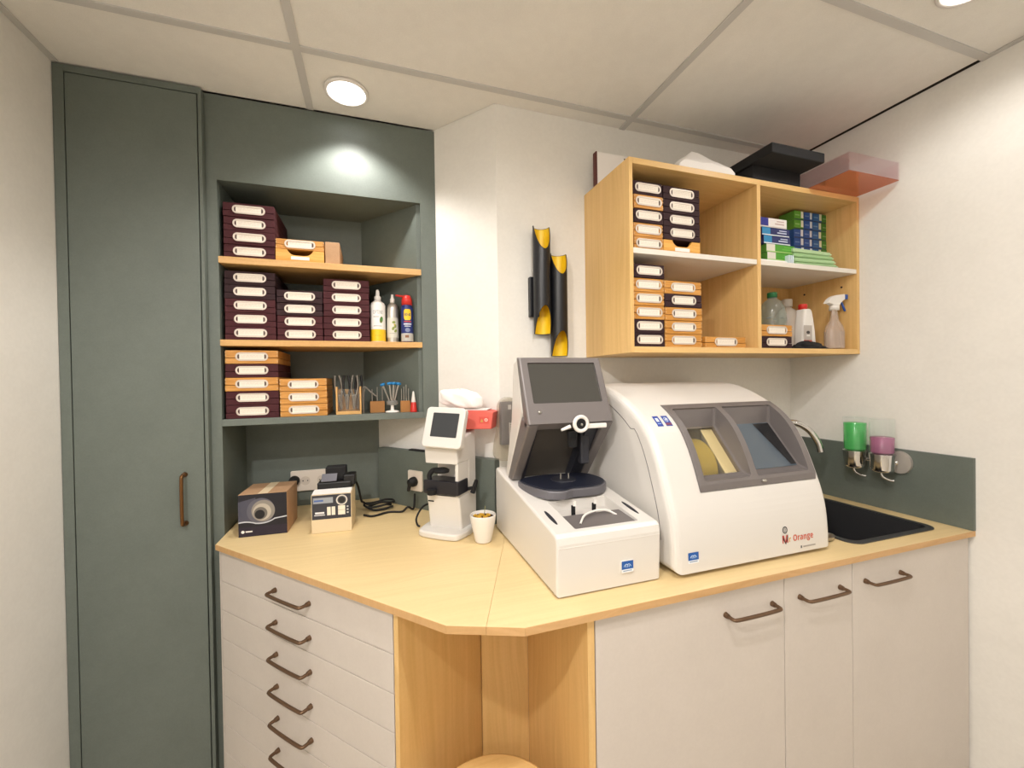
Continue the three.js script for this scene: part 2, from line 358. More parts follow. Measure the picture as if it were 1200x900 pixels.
function baseCabinet(x0, x1, label, hx) {
  const t = thing('base_cabinet', label, 'cabinet'), z0 = -0.850, zb = ZB + .015, p = .016;
  part('body', [ext(x0, x0 + p, .08, CB - .001, zb, z0 - .019), ext(x1 - p, x1, .08, CB - .001, zb, z0 - .019), ext(x0 + p, x1 - p, .08, .08 + p, zb, z0 - .019), ext(x0 + p, x1 - p, .08 + p, CB - .001, zb, zb + .008)], M.white, t);
  part('plinth', ext(x0, x1, 0, .0795, z0 - .06, z0 - .044), M.white, t);
  const d = part('door', uvM(ext(x0 + .0012, x1 - .0012, .083, CB - .004, z0 - .0185, z0, .0012), 'y', x0), M.white, t);
  const hg = handleGeo.clone(); hg.translate(hx, .812, z0); part('handle', hg, M.bronze, d, 'bronze bar handle');
}
baseCabinet(0.4745, 1.0610, 'wide white base cabinet beside the wooden knee recess', 0.936);
baseCabinet(1.0615, 1.3315, 'narrow white base cabinet with a centred bronze handle between two wider cabinets', 1.198);
baseCabinet(1.3320, 1.9000, 'white base cabinet under the dark sink', 1.466);
{
  const t = thing('stool', 'round wooden stool pushed into the knee recess under the worktop', 'stool', [0.243, 0, -0.90]);
  part('seat', uvM(lathe([[0, .425], [.150, .425], [.158, .430], [.160, .440], [.157, .448], [.150, .4505], [0, .4505]], 48)), M.birch, t);
  for (let k = 0; k < 4; k++) { const a = k * Math.PI / 2 + .5; part('leg', capRod([Math.cos(a) * .135, 0, Math.sin(a) * .135], [Math.cos(a) * .105, .4245, Math.sin(a) * .105], .013, .016), M.birch, t); }
  const ring = new THREE.TorusGeometry(.124, .008, 8, 40); ring.rotateX(Math.PI / 2); ring.translate(0, .16, 0); part('foot_ring', ring, M.steel, t);
}
// ------------------------------------------------------------------ sink and tap
{
  const t = thing('sink', 'dark composite sink let into the wooden worktop', 'sink', [1.615, CT, -1.105]);
  const out = rrect(0.416, 0.436, 0.042), inn = rrect(0.376, 0.396, 0.03, 0, 0, THREE.Path); out.holes.push(inn);
  let rim = new THREE.ExtrudeGeometry(out, { depth: .002, bevelEnabled: true, bevelSize: .001, bevelThickness: .001, bevelOffset: -.001, bevelSegments: 1, curveSegments: 8 });
  rim.rotateX(-Math.PI / 2); rim.translate(0, .0012, 0); part('rim', rim, M.sink, t);
  const o2 = rrect(0.388, 0.408, 0.034); o2.holes.push(rrect(0.376, 0.396, 0.03, 0, 0, THREE.Path));
  const wallG = new THREE.ExtrudeGeometry(o2, { depth: .17, bevelEnabled: false, curveSegments: 8 }); wallG.rotateX(-Math.PI / 2); wallG.translate(0, -.17, 0);
  const bot = new THREE.ExtrudeGeometry(rrect(0.388, 0.408, 0.034), { depth: .008, bevelEnabled: false, curveSegments: 8 }); bot.rotateX(-Math.PI / 2); bot.translate(0, -.178, 0);
  part('basin', [wallG, bot], M.sink, t);
  part('drain', lathe([[0, .003], [.03, .004], [.04, .001], [.04, 0]], 24).translate(-.02, -.1695, .02), M.steel, t);
}
{
  const t = thing('tap', 'chrome tap with a curved spout behind the white edging machine', 'tap', [1.585, CT + .0005, -1.375]);
  part('base', lathe([[0, 0], [.027, 0], [.027, .008], [.020, .014], [.020, .05], [.014, .058], [0, .058]], 24), M.chrome, t);
  part('spout', tube([[0, .05, 0], [0, .20, 0], [.012, .278, .012], [.05, .325, .05], [.095, .33, .085], [.135, .30, .115], [.158, .25, .135], [.164, .212, .142]], .0125, 60, 14), M.chrome, t);
  part('lever', [capRod([.018, .035, .01], [.075, .06, .02], .006, .005)], M.chrome, t);
}
{
  const t = thing('soap_dish', 'shallow steel dish on the worktop at the sink corner', 'dish', [1.366, CT + .0005, -0.955]);
  const g = lathe([[0, .002], [.026, .003], [.034, .014], [.036, .015], [.035, .011], [.028, 0], [0, 0]], 28); g.scale(1, 1, .7); part('bowl', g, M.steel, t);
}
// ------------------------------------------------------------------ large white edging machine
function onProfile(prof, y) {                                          // z of a side outline at height y
  for (let i = 0; i < prof.length - 1; i++) { const [z0, y0] = prof[i], [z1, y1] = prof[i + 1]; if (y >= y0 && y <= y1) return z0 + (z1 - z0) * (y - y0) / (y1 - y0 || 1); }
  return prof[prof.length - 1][0];
}
function strip(prof, ya, yb, x0, x1, lift, n = 10) {                   // thin sheet lying on the outline, uv 0..1
  const pos = [], uv = [], idx = [];
  for (let i = 0; i <= n; i++) { const y = ya + (yb - ya) * i / n, z = onProfile(prof, y) + lift; pos.push(x0, y, z, x1, y, z); uv.push(0, i / n, 1, i / n); }
  for (let i = 0; i < n; i++) { const a = i * 2; idx.push(a, a + 1, a + 3, a, a + 3, a + 2); }
  const g = new THREE.BufferGeometry(); g.setAttribute('position', new THREE.Float32BufferAttribute(pos, 3)); g.setAttribute('uv', new THREE.Float32BufferAttribute(uv, 2)); g.setIndex(idx); g.computeVertexNormals(); return g;
}
function badge(g, w, h) { g.fillStyle = '#1657a8'; g.fillRect(0, 0, w, h * .72); g.fillStyle = '#eef2f8'; g.fillRect(0, h * .72, w, h * .28);
  g.strokeStyle = '#d8e6f6'; g.lineWidth = 3; g.beginPath(); g.moveTo(w * .2, h * .5); g.quadraticCurveTo(w * .35, h * .15, w * .5, h * .35); g.quadraticCurveTo(w * .65, h * .15, w * .8, h * .5); g.moveTo(w * .36, h * .56); g.lineTo(w * .36, h * .36); g.moveTo(w * .5, h * .56); g.lineTo(w * .5, h * .36); g.moveTo(w * .63, h * .56); g.lineTo(w * .63, h * .36); g.stroke();
  g.fillStyle = '#8ea2bc'; g.fillRect(w * .12, h * .8, w * .76, h * .1); }
const badgeMat = std(0xffffff, 0.5, 0, { map: print(64, 56, badge) });
{
  const t = thing('edging_machine', 'large white lens edging machine with a grey curved window panel', 'machine');
  const crv = [[-.893, .912], [-.897, .995], [-.906, 1.056], [-.929, 1.128], [-.968, 1.222], [-1.010, 1.285], [-1.061, 1.327], [-1.16, 1.377], [-1.24, 1.402], [-1.34, 1.411], [-1.42, 1.405]];
  const fine = new THREE.CatmullRomCurve3(crv.map(p => V3(p[0], p[1], 0))).getPoints(40).map(p => [p.x, p.y]);
  const X0 = .738, X1 = 1.311;
  const outline = [...fine, [-1.455, 1.38], [-1.458, .912]];
  const px0 = .846, px1 = 1.288, pya = 1.112, pyb = 1.344;
  const band = fine.filter(p => p[1] > pya && p[1] < pyb);
  const zAt = y => onProfile(fine, y);
  const bOuter = [[zAt(pya) + .001, pya], ...band.map(([z, y]) => [z + .0065, y + .003]), [zAt(pyb) + .001, pyb]];
  const blk = (grow) => [...bOuter.map(([z, y]) => [z + grow * 2, y]), [-1.14, 1.30], [-1.0, 1.11]];
  const body = cut(side(outline, X0, X1, .022, 5), side([[-.80, pya], [-.80, 1.45], [zAt(pyb), pyb], [-1.14, 1.30], [-1.0, 1.11]], px0, px1), side([[-.95, 1.145], [-1.02, 1.12], [-1.32, 1.12], [-1.32, 1.262], [-1.06, 1.262]], .868, 1.033));
  part('body', body, M.machine, t);
  const pocket = (x0, x1) => side([[-.80, 1.138], [-.937, 1.140], [-.962, 1.148], [-1.066, 1.272], [-1.064, 1.329], [-.95, 1.45]], x0, x1, .006, 2);
  const cham2 = side([[-.958, 1.150], [-.985, 1.10], [-1.25, 1.10], [-1.25, 1.258], [-1.052, 1.268]], .8725, 1.0275);
  const bezel = cut(side(blk(0), px0 + .0004, px1 - .0004, .003, 2), pocket(.866, 1.034), pocket(1.056, 1.262), cham2);
  part('window_panel', bezel, M.machineGrey, t, 'grey curved panel with two recessed windows');
  // slanted window and the chamber behind it
  const along = (f, d = 0) => [-.962 + (-1.066 + .962) * f + d * -.76, 1.148 + (1.272 - 1.148) * f - d * .65];
  const quad = (x0, x1, f0, f1, d) => { const a = along(f0, d), b = along(f1, d); const g = new THREE.BufferGeometry(); g.setAttribute('position', new THREE.Float32BufferAttribute([x0, a[1], a[0], x1, a[1], a[0], x1, b[1], b[0], x0, b[1], b[0]], 3)); g.setAttribute('uv', new THREE.Float32BufferAttribute([0, 0, 1, 0, 1, 1, 0, 1], 2)); g.setIndex([0, 1, 2, 0, 2, 3]); g.computeVertexNormals(); return g; };
  const slab = (x0, x1, f0, f1, d, th) => side([along(f0, d), along(f1, d), along(f1, d + th), along(f0, d + th)], x0, x1);
  part('window_pane', slab(.8695, 1.0305, .0, 1, -.001, .003), phys({ color: 0xf8f4e8, roughness: 0.04, transmission: 1, thickness: 0 }), t, 'clear chamber window');
  const ch = part('chamber', [ext(.869, 1.032, 1.121, 1.123, -1.315, -1.0), ext(.869, 1.032, 1.123, 1.261, -1.319, -1.315), ext(.869, .871, 1.123, 1.255, -1.315, -1.12), ext(1.030, 1.032, 1.123, 1.255, -1.315, -1.12)], std(0xe6deb0, 0.6), t, 'yellowed cutting chamber');
  const drum = new THREE.CylinderGeometry(.090, .090, .105, 48, 1, false); drum.rotateZ(Math.PI / 2); drum.translate(.928, 1.141, -1.086);
  part('guard', drum, std(0xb5a448, 0.5), ch, 'olive round wheel guard');
  const hub = new THREE.CylinderGeometry(.018, .022, .012, 20); hub.rotateZ(Math.PI / 2); hub.scale(1, 1, 1); hub.translate(.8755, 1.200, -1.014); part('clamp', hub, M.blackMatte, ch);
  part('shield', slab(.984, 1.0295, .02, .98, .010, .003), std(0xf2ecd6, 0.5), ch, 'cream inner shield');
  // screen
  part('screen', slab(1.060, 1.258, .0, 1, -.0015, .004), std(0x55606a, 0.12), t, 'blue grey touch screen');
  part('painted_screen_shade', (() => { const a = along(.03, -.003), b = along(.98, -.003); const g = new THREE.BufferGeometry(); g.setAttribute('position', new THREE.Float32BufferAttribute([1.236, a[1], a[0], 1.2575, a[1], a[0], 1.2575, b[1], b[0], 1.190, b[1], b[0]], 3)); g.setAttribute('uv', new THREE.Float32BufferAttribute([0, 0, 1, 0, 1, 1, 0, 1], 2)); g.setIndex([0, 1, 2, 0, 2, 3]); g.computeVertexNormals(); return g; })(), M.screenShade, t);  // dark patch painted as the side wall's shadow and reflection on the screen
  const but = new THREE.SphereGeometry(.007, 16, 10); but.scale(1.2, .7, 1); but.translate(1.075, 1.1255, zAt(1.1255) + .007); part('button', but, M.steel, t);
  // stickers and lettering
  const st = (x0, x1, y0, y1, tex) => part('sticker', strip(fine, y0, y1, x0, x1, .0008), std(0xffffff, 0.5, 0, { map: tex }), t);
  st(.780, .800, 1.288, 1.315, print(32, 44, (g, w, h) => { g.fillStyle = '#1f3f9c'; g.fillRect(0, 0, w, h); g.fillStyle = '#dfe6f2'; g.fillRect(8, 8, 16, 16); g.fillStyle = '#8fa7d8'; g.fillRect(6, 30, 20, 4); }));
  st(.810, .832, 1.288, 1.315, print(32, 44, (g, w, h) => { g.fillStyle = '#27479c'; g.fillRect(0, 0, w, h); g.fillStyle = '#d9e0ea'; g.beginPath(); g.arc(16, 16, 10, 0, 7); g.fill(); g.strokeStyle = '#27479c'; g.lineWidth = 3; g.beginPath(); g.arc(16, 16, 6, 0, 5); g.stroke(); g.fillStyle = '#7d3f5c'; g.fillRect(2, 30, 28, 10); }));
  part('badge', strip(fine, .938, .966, .778, .812, .0008), badgeMat, t, 'small blue maker badge');
  const txt = print(512, 256, (g, w, h) => {
    g.clearRect(0, 0, w, h);
    g.strokeStyle = '#2b2b30'; g.lineWidth = 10; g.beginPath(); g.arc(60, 52, 26, 0, 7); g.stroke(); g.lineWidth = 4; g.beginPath(); g.arc(60, 52, 11, 0, 7); g.stroke();
    g.font = 'bold 96px sans-serif'; g.fillStyle = '#c23b2e'; g.fillText('M', 14, 166); g.fillStyle = '#241f22'; g.beginPath(); g.moveTo(30, 100); g.lineTo(62, 166); g.lineTo(94, 88); g.lineTo(94, 120); g.lineTo(64, 180); g.lineTo(28, 130); g.fill();
    g.fillStyle = '#d9a441'; g.font = 'bold 70px sans-serif'; g.fillText('r', 100, 162);
    g.fillStyle = '#d0593c'; g.font = 'bold 76px sans-serif'; g.fillText('Orange', 154, 160, 300);
    g.fillStyle = '#5a5a5a'; g.fillRect(250, 212, 18, 22); g.fillStyle = '#a5a09a'; g.fillRect(284, 218, 160, 12);
  });
  part('lettering', strip(fine, .916, 1.000, 1.104, 1.262, .0008), std(0xffffff, 0.4, 0, { map: txt, transparent: true }), t);
  for (const [x, z] of [[.79, -.95], [1.26, -.95], [.79, -1.41], [1.26, -1.41]]) part('foot', cyl(.016, .016, .0115, x, CT + .0005, z, 16), M.rubber, t);
  // seam of the side cover
  const seamPts = fine.filter((p, i) => i > 3 && i % 2 === 0).map(([z, y]) => [X0 - .0002, y - .03 * (y > 1.3 ? 1 : .3), z - .055]);
  part('cover_seam', tube(seamPts, .0012, 40, 5), M.machineGrey, t);
}
// ------------------------------------------------------------------ tracing machine with a screen on its head
{
  const t = thing('tracing_machine', 'white lens tracing machine with a tilted screen head and a base drawer', 'machine');
  const X0 = .408, X1 = .705;
  const topY = z => 1.052 + (-.912 - z) * .13;
  const basePoly = [[-.914, CT + .004], [-.909, 1.03], [-.912, 1.046], [-.922, 1.054], [-1.10, topY(-1.10)], [-1.425, topY(-1.425)], [-1.432, topY(-1.43) - .012], [-1.432, CT + .004]];
  const pk = [[-.905, 1.2], [-.930, topY(-.93) - .034], [-1.108, topY(-1.108) - .034], [-1.108, 1.3]];
  const base = cut(side(basePoly, X0, X1, .007, 3), side([[-.935, 1.2], [-.935, topY(-.935) - .030], [-1.105, topY(-1.105) - .034], [-1.105, 1.3]], .470, .655, .004, 2));
  part('base', base, M.machine, t);
  part('base_plinth', ext(X0 + .006, X1 - .006, CT + .0005, CT + .004, -1.425, -.92), M.rubber, t);
  part('seam_line', [ext(X0 + .004, X1 - .004, 1.022, 1.0232, -.9102, -.9085)], M.plasticWhite, t);
  part('pocket_floor', side([[-.936, topY(-.936) - .029], [-1.104, topY(-1.104) - .033], [-1.104, topY(-1.104) - .031], [-.936, topY(-.936) - .027]], .471, .654), std(0xcfcac4, 0.4), t);
  const dr = part('drawer', side([[-.937, topY(-.937) - .004], [-.937, topY(-.937) - .014], [-1.025, topY(-1.025) - .018], [-1.025, topY(-1.025) - .008]], .472, .653, .001), M.machineGrey, t, 'grey sliding frame drawer');
  const hz = -.995, hy = topY(hz) - .006; part('drawer_pull', tube([[.500, hy - .002, hz + .03], [.53, hy + .009, hz], [.572, hy + .013, hz - .012], [.605, hy + .009, hz - .014], [.628, hy - .002, hz - .002]], .0030, 24, 8), M.plasticWhite, dr);
  for (const x of [.523, .588]) { const pg = part('peg', cyl(.006, .006, .036, x, topY(-1.05) - .030, -1.05, 14), M.blackMatte, t); part('peg_tip', cyl(.006, .005, .012, x + .004, topY(-1.05) + .006, -1.048, 14), M.plasticWhite, pg); }
  for (const x of [.437, .680]) { const s = new THREE.SphereGeometry(1, 16, 8); s.scale(.006, .002, .043); s.rotateX(Math.atan(.13)); s.translate(x, topY(-1.01) + .0003, -1.01); part('vent_slot', s, M.machineDark, t); }
  part('badge', plate(rrect(.036, .030, .002, .602, .953), -.9085, -.9125), M.plasticWhite, t);
  const bg = new THREE.PlaneGeometry(.034, .029); bg.translate(.602, .953, -.9078); part('badge_print', bg, badgeMat, t, 'small blue maker badge');
  // head
  const HX0 = .420, HX1 = .700, yb = topY(-1.30);
  const chin = [-1.120, 1.300], tip = [-1.200, 1.495], neck = [-1.285, yb + .001];
  part('head_shell', side([[-1.222, 1.497], [-1.186, 1.330], [-1.327, yb + .001], [-1.360, yb + .001], [-1.29, 1.30], [-1.262, 1.482]], HX0 + .003, HX1 - .003, .008), M.machine, t, 'white rear shell of the head');
  // display block
  const lerp = (a, b, f, d) => { const dz = b[0] - a[0], dy = b[1] - a[1], L = Math.hypot(dz, dy); return [a[0] + dz * f + dy / L * d, a[1] + dy * f - dz / L * d]; };
  const inset = side([lerp(chin, tip, .30, -.008), lerp(chin, tip, .93, -.008), lerp(chin, tip, .93, .03), lerp(chin, tip, .30, .03)], HX0 + .026, HX1 - .024, .004);
  const disp = cut(side([chin, tip, [-1.2215, 1.4985], [-1.168, 1.322], [-1.150, 1.280]], HX0, HX1, .006, 3), inset);
  part('display_housing', disp, M.machineGrey, t, 'grey screen surround');
  part('screen', side([lerp(chin, tip, .305, -.0075), lerp(chin, tip, .925, -.0075), lerp(chin, tip, .925, -.005), lerp(chin, tip, .305, -.005)], HX0 + .027, HX1 - .025), std(0x4a4945, 0.14), t, 'dark switched-off screen');
  const bt = new THREE.SphereGeometry(.006, 14, 10); const bp = lerp(chin, tip, .17, 0); bt.translate(HX0 + .04, bp[1], bp[0]); part('button', bt, M.steel, t);
  // side cheeks and dark back of the working space
  for (const [a, b] of [[HX0, HX0 + .034], [HX1 - .034, HX1]]) part('cheek', side([[-1.122, 1.296], neck, [-1.325, yb + .001], [-1.18, 1.318], [-1.15, 1.31]], a, b, .005), M.machineGrey, t);
  part('recess_back', side([[-1.183, 1.300], [-1.316, yb + .001], [-1.323, yb + .001], [-1.190, 1.312]], HX0 + .034, HX1 - .034), std(0x55504a, 0.5), t);
  part('recess_side', side([[-1.15, 1.29], [-1.285, yb + .001], [-1.316, yb + .001], [-1.184, 1.298]], HX0 + .0345, HX0 + .043), M.machineDark, t, 'dark inner cheek of the working space');
  part('recess_side', side([[-1.145, 1.29], [-1.280, yb + .001], [-1.316, yb + .001], [-1.184, 1.298]], HX1 - .075, HX1 - .0345), M.machineDark, t, 'dark inner cheek of the working space');
  const arm = part('arm', [ext(.615, .645, 1.16, 1.275, -1.20, -1.175, .006)], M.machineDark, t);
  const cy = new THREE.CylinderGeometry(.017, .014, .05, 20); cy.translate(.58, 1.245, -1.165); part('blocking_head', cy, M.blackMatte, arm);
  // gripper: a pale bar with a ring
  const ry = 1.296, rz = -1.112, ring = new THREE.TorusGeometry(.021, .006, 10, 28); ring.translate(.583, ry, rz);
  part('gripper', [ring, capRod([.548, ry - .006, rz], [.52, ry - .016, rz - .002], .006, .004), ext(.60, .672, ry - .016, ry - .001, rz - .01, rz, .004)], M.plasticWhite, t, 'pale clamp ring and bar');
  const cen = new THREE.CylinderGeometry(.017, .017, .012, 24); cen.rotateX(Math.PI / 2); cen.translate(.583, ry, rz - .004); const eye = part('lens_eye', cen, M.blackMatte, t);
  const dot = new THREE.SphereGeometry(.004, 10, 8); dot.translate(.584, ry - .002, rz + .003); part('glint', dot, M.steel, eye);
  // rounded platform
  const pl = smoothPoly([[.432, -1.255], [.440, -1.165], [.470, -1.105], [.515, -1.085], [.548, -1.098], [.600, -1.095], [.650, -1.108], [.688, -1.150], [.694, -1.205], [.676, -1.262], [.60, -1.287], [.50, -1.287]], 72);
  const py = topY(-1.09) + .007;
  const pf = part('platform', prism(pl, py, py + .026, [], .004), std(0x6d6b70, 0.4, 0.2), t, 'grey rounded platform');
  const pin = pl.map(([x, z]) => [.562 + (x - .562) * .955, -1.19 + (z + 1.19) * .94]);
  part('pad', prism(pin, py + .0262, py + .030, [], .0015), M.platform, pf, 'dark blue pad');
  part('turntable', lathe([[0, .004], [.038, .004], [.040, .001], [.040, 0]], 32).translate(.565, py + .0302, -1.20), M.machineDark, pf);
  for (const x of [.553, .58]) part('pin', cyl(.003, .002, .016, x, py + .034, -1.195, 8), M.steel, pf);
}
// ------------------------------------------------------------------ small white lens meter, turned towards the room
{
  const a = -40 * D2R;
  const t = thing('lens_meter', 'small white lens meter with a tilted display on the worktop', 'machine', [0.250, CT + .0005, -1.470], a);
  const bp = smoothPoly([[-.078, .078], [-.06, .090], [.06, .092], [.078, .080], [.076, -.06], [-.076, -.06]], 40);
  part('foot_plate', prism(bp.map(([x, z]) => [x, z]), 0, .022, [], .006), M.machine, t);
  part('body', side([[.036, .018], [.046, .09], [.054, .136], [-.012, .138], [-.020, .246], [.060, .248], [.064, .300], [.040, .328], [-.072, .352], [-.078, .34], [-.078, .018]], -.062, .066, .007), M.machine, t);
  part('lens_table', [ext(-.066, .070, .142, .190, -.008, .066, .005)], std(0x1c1b22, 0.4), t, 'black lens table');
  part('lens_holder', lathe([[0, 0], [.026, 0], [.028, .008], [.018, .014], [0, .014]], 20).translate(-.008, .214, .040), M.blackMatte, t);
  part('side_wall', ext(.054, .0655, .137, .249, -.02, .056, .002), M.machine, t);
  part('holder_arm', tube([[-.046, .188, .056], [-.048, .205, .054], [-.036, .220, .048], [-.012, .222, .042]], .0085, 20, 10), M.blackMatte, t);
  part('lens_stop', capRod([-.030, .160, .070], [-.030, .142, .070], .019, .015), M.blackMatte, t);
  part('knob', [capRod([.066, .150, -.01], [.085, .155, -.01], .006), capRod([.085, .138, -.01], [.100, .182, -.012], .009, .007)], M.blackMatte, t, 'black side lever');
  part('slot', ext(-.056, -.034, .112, .116, .0480, .0520), M.blackMatte, t);
  const tilt = -.30, tf = g => { g.rotateX(tilt); g.rotateZ(-.03); g.translate(.022, .370, .062); return g; };
  const hsg = part('display', tf(plate(rrect(.150, .138, .014), .012, -.012, .004)), M.machine, t, 'white tilted display tablet');
  part('screen', tf(plate(rrect(.100, .082, .003, .004, .008), .0128, .0115)), std(0x3a3d40, 0.2), hsg, 'grey display glass');
  const br = new THREE.BoxGeometry(.03, .05, .03); br.rotateX(tilt); br.translate(0, .34, .03); part('display_hinge', br, M.machine, t);
  // things lying on top of it
  const b = thing('tissue_box', 'coral red card box of tissues on top of the lens meter', 'box', [0.322, 1.254, -1.500], -28 * D2R);
  const so = new THREE.Shape([[-.105, 0], [.100, .004], [.108, .062], [.075, .07], [-.108, .066]].map(p => new THREE.Vector2(...p)));
  part('carton', plate(so, .045, -.045, .003), M.coral, b);
  part('sleeve', ext(-.085, .085, .070, .073, -.035, .035), M.tissue, b);
  const pr = new THREE.PlaneGeometry(.035, .024); pr.translate(.075, .035, .0457); part('print', pr, std(0xffffff, .7, 0, { map: print(64, 44, (g, w, h) => { g.fillStyle = '#d9574c'; g.fillRect(0, 0, w, h); g.fillStyle = '#f3c9bd'; g.beginPath(); g.arc(46, 20, 11, 0, 7); g.fill(); g.fillStyle = '#c9a04c'; g.beginPath(); g.moveTo(8, 34); g.lineTo(18, 12); g.lineTo(28, 34); g.fill(); g.fillStyle = '#d9574c'; g.beginPath(); g.arc(46, 20, 5, 0, 7); g.fill(); }) }), b);
  // crumpled tissue
  const sp = new THREE.SphereGeometry(1, 64, 32), pp = sp.attributes.position, n1 = lattice(12, 12);
  for (let i = 0; i < pp.count; i++) { const x = pp.getX(i), y = pp.getY(i), z = pp.getZ(i), an = Math.atan2(z, x); const k = .86 + .10 * Math.sin(an * 3 + y * 2) + .06 * Math.sin(an * 7 - y * 5) + .16 * n1(x * 3 + 5, z * 3 + 5); pp.setXYZ(i, Math.sign(x) * Math.pow(Math.abs(x), .7) * k * .078, Math.max(-.030, Math.sign(y) * Math.pow(Math.abs(y), .6) * k * .034 - x * .012), z * k * .040); }
  sp.computeVertexNormals();
  const ti = thing('tissue', 'crumpled white tissue lying on the coral red box', 'tissue', [0.300, 1.362, -1.500], -28 * D2R);
  part('sheet', sp, M.tissue, ti);
}
// small potted stone cup
{
  const t = thing('pot', 'small white pot with dark soil and golden stones beside the lens meter', 'pot', [0.334, CT + .0005, -1.330]); t.scale.setScalar(.9);
  part('cup', lathe([[0, 0], [.026, 0], [.030, .004], [.046, .082], [.0475, .098], [.0455, .1005], [.0435, .098], [.041, .070], [0, .070]], 36), M.plasticWhite, t);
  part('soil', lathe([[0, .092], [.030, .091], [.0418, .089], [.0412, .0705], [0, .0705]], 24), std(0x4a2c14, .9), t);
  for (const [x, z, s] of [[-.018, .012, .012], [.006, .018, .010], [-.004, -.008, .011], [.020, 0, .009], [-.026, -.01, .008]]) { const g = new THREE.DodecahedronGeometry(s, 0); g.scale(1.2, .7, 1); g.rotateY(x * 90); g.translate(x, .094, z); part('stone', g, std(0xc89a2c, .5), t); }
  part('stem', capRod([.006, .08, -.01], [.012, .125, -.012], .0016, .001), std(0x8f8a4a, .7), t);
}
// ------------------------------------------------------------------ wall lamp of two slant-cut tubes
{
  const t = thing('wall_sconce', 'black wall lamp of two slant-cut tubes with golden insides', 'lamp', [0, 0, 0]);
  const cutTube = (cx, cz, r, yTopBack, yTopFront, yBotBack, yBotFront, outer) => {
    const n = 48, pos = [], idx = [], R = outer ? r : r - .0022;
    for (let i = 0; i <= n; i++) { const a = i / n * Math.PI * 2, x = cx + Math.sin(a) * R, z = cz + Math.cos(a) * R;
      const g = Math.max(0, Math.cos(a)); pos.push(x, yBotBack + (yBotFront - yBotBack) * g, z, x, yTopBack + (yTopFront - yTopBack) * g, z); }
    for (let i = 0; i < n; i++) { const a = i * 2; if (outer) idx.push(a, a + 2, a + 3, a, a + 3, a + 1); else idx.push(a, a + 3, a + 2, a, a + 1, a + 3); }
    const g = new THREE.BufferGeometry(); g.setAttribute('position', new THREE.Float32BufferAttribute(pos, 3)); g.setIndex(idx); g.computeVertexNormals(); return g;
  };
  const rim = (cx, cz, r, yB, yF) => { const p = []; for (let i = 0; i < 40; i++) { const a = i / 40 * Math.PI * 2, g = Math.max(0, Math.cos(a)); p.push([cx + Math.sin(a) * (r - .001), yB + (yF - yB) * g, cz + Math.cos(a) * (r - .001)]); } return tube(p, .0016, 120, 6, true); };
  for (const [cx, cz, tb, tf, bb, bf] of [[.6005, -1.437, 1.995, 1.905, 1.600, 1.702], [.668, -1.437, 1.900, 1.818, 1.518, 1.610]]) {
    const o = part('tube', [cutTube(cx, cz, .0325, tb, tf, bb, bf, true), rim(cx, cz, .0325, tb, tf), rim(cx, cz, .0325, bb, bf)], M.sconce, t, 'black lamp tube');
    part('lining', cutTube(cx, cz, .0325, tb, tf, bb, bf, false), M.gold, o, 'golden inside of the tube');
  }
  part('wall_plate', [ext(.562, .60, 1.665, 1.815, ZB + .0005, -1.462, .003), ext(.585, .69, 1.70, 1.78, ZB + .0005, -1.466, .003)], M.sconce, t);
}
// ------------------------------------------------------------------ wooden wall cabinet
const WX0 = .806, WX1 = 1.9035, WY0 = 1.514, WY1 = 2.156, WZ = -1.180, WB = ZB + .001, WIN = 1.535, WSH = 1.861;
{
  const t = thing('wall_cabinet', 'open birch wall cabinet with two bays holding trays and boxes', 'cabinet');
  const p = .020, dv = 1.355;
  part('side_panel', uvM(ext(WX0, WX0 + .014, WY0, WY1, WB, WZ, .001), 'y'), M.birch, t);
  part('side_panel', uvM(ext(WX1 - .014, WX1, WY0, WY1, WB, WZ, .001), 'y', .3), M.birch, t);
  part('top_panel', uvM(ext(WX0 + .014, WX1 - .014, WY1 - p, WY1, WB, WZ, .001), 'x'), M.birch, t);
  part('bottom_panel', uvM(ext(WX0 + .014, WX1 - .014, WY0, WY0 + p, WB, WZ, .001), 'x', .2), M.birch, t);
  part('divider', uvM(ext(dv, dv + .017, WY0 + p, WY1 - p, WB + .004, WZ, .001), 'y', .5), M.birch, t);
  part('back_panel', uvM(ext(WX0 + .014, WX1 - .014, WY0 + p, WY1 - p, WB, WB + .004), 'y', .1), M.birch, t);
  part('shelf', ext(WX0 + .0145, dv - .0005, WSH - .018, WSH, WB + .005, WZ - .002, .001), M.melamine, t, 'white shelf board');
  part('shelf', ext(dv + .0175, WX1 - .0145, WSH - .018, WSH, WB + .005, WZ - .002, .001), M.melamine, t, 'white shelf board');
  for (const [z, y] of [[-1.24, 1.80], [-1.40, 1.80]]) { const g = new THREE.CylinderGeometry(.004, .004, .002, 10); g.rotateZ(Math.PI / 2); g.translate(WX1 - .0155, y, z); part('peg_hole', g, M.dark, t); }
}
M.slot = std(0x5a4a44, 0.6);
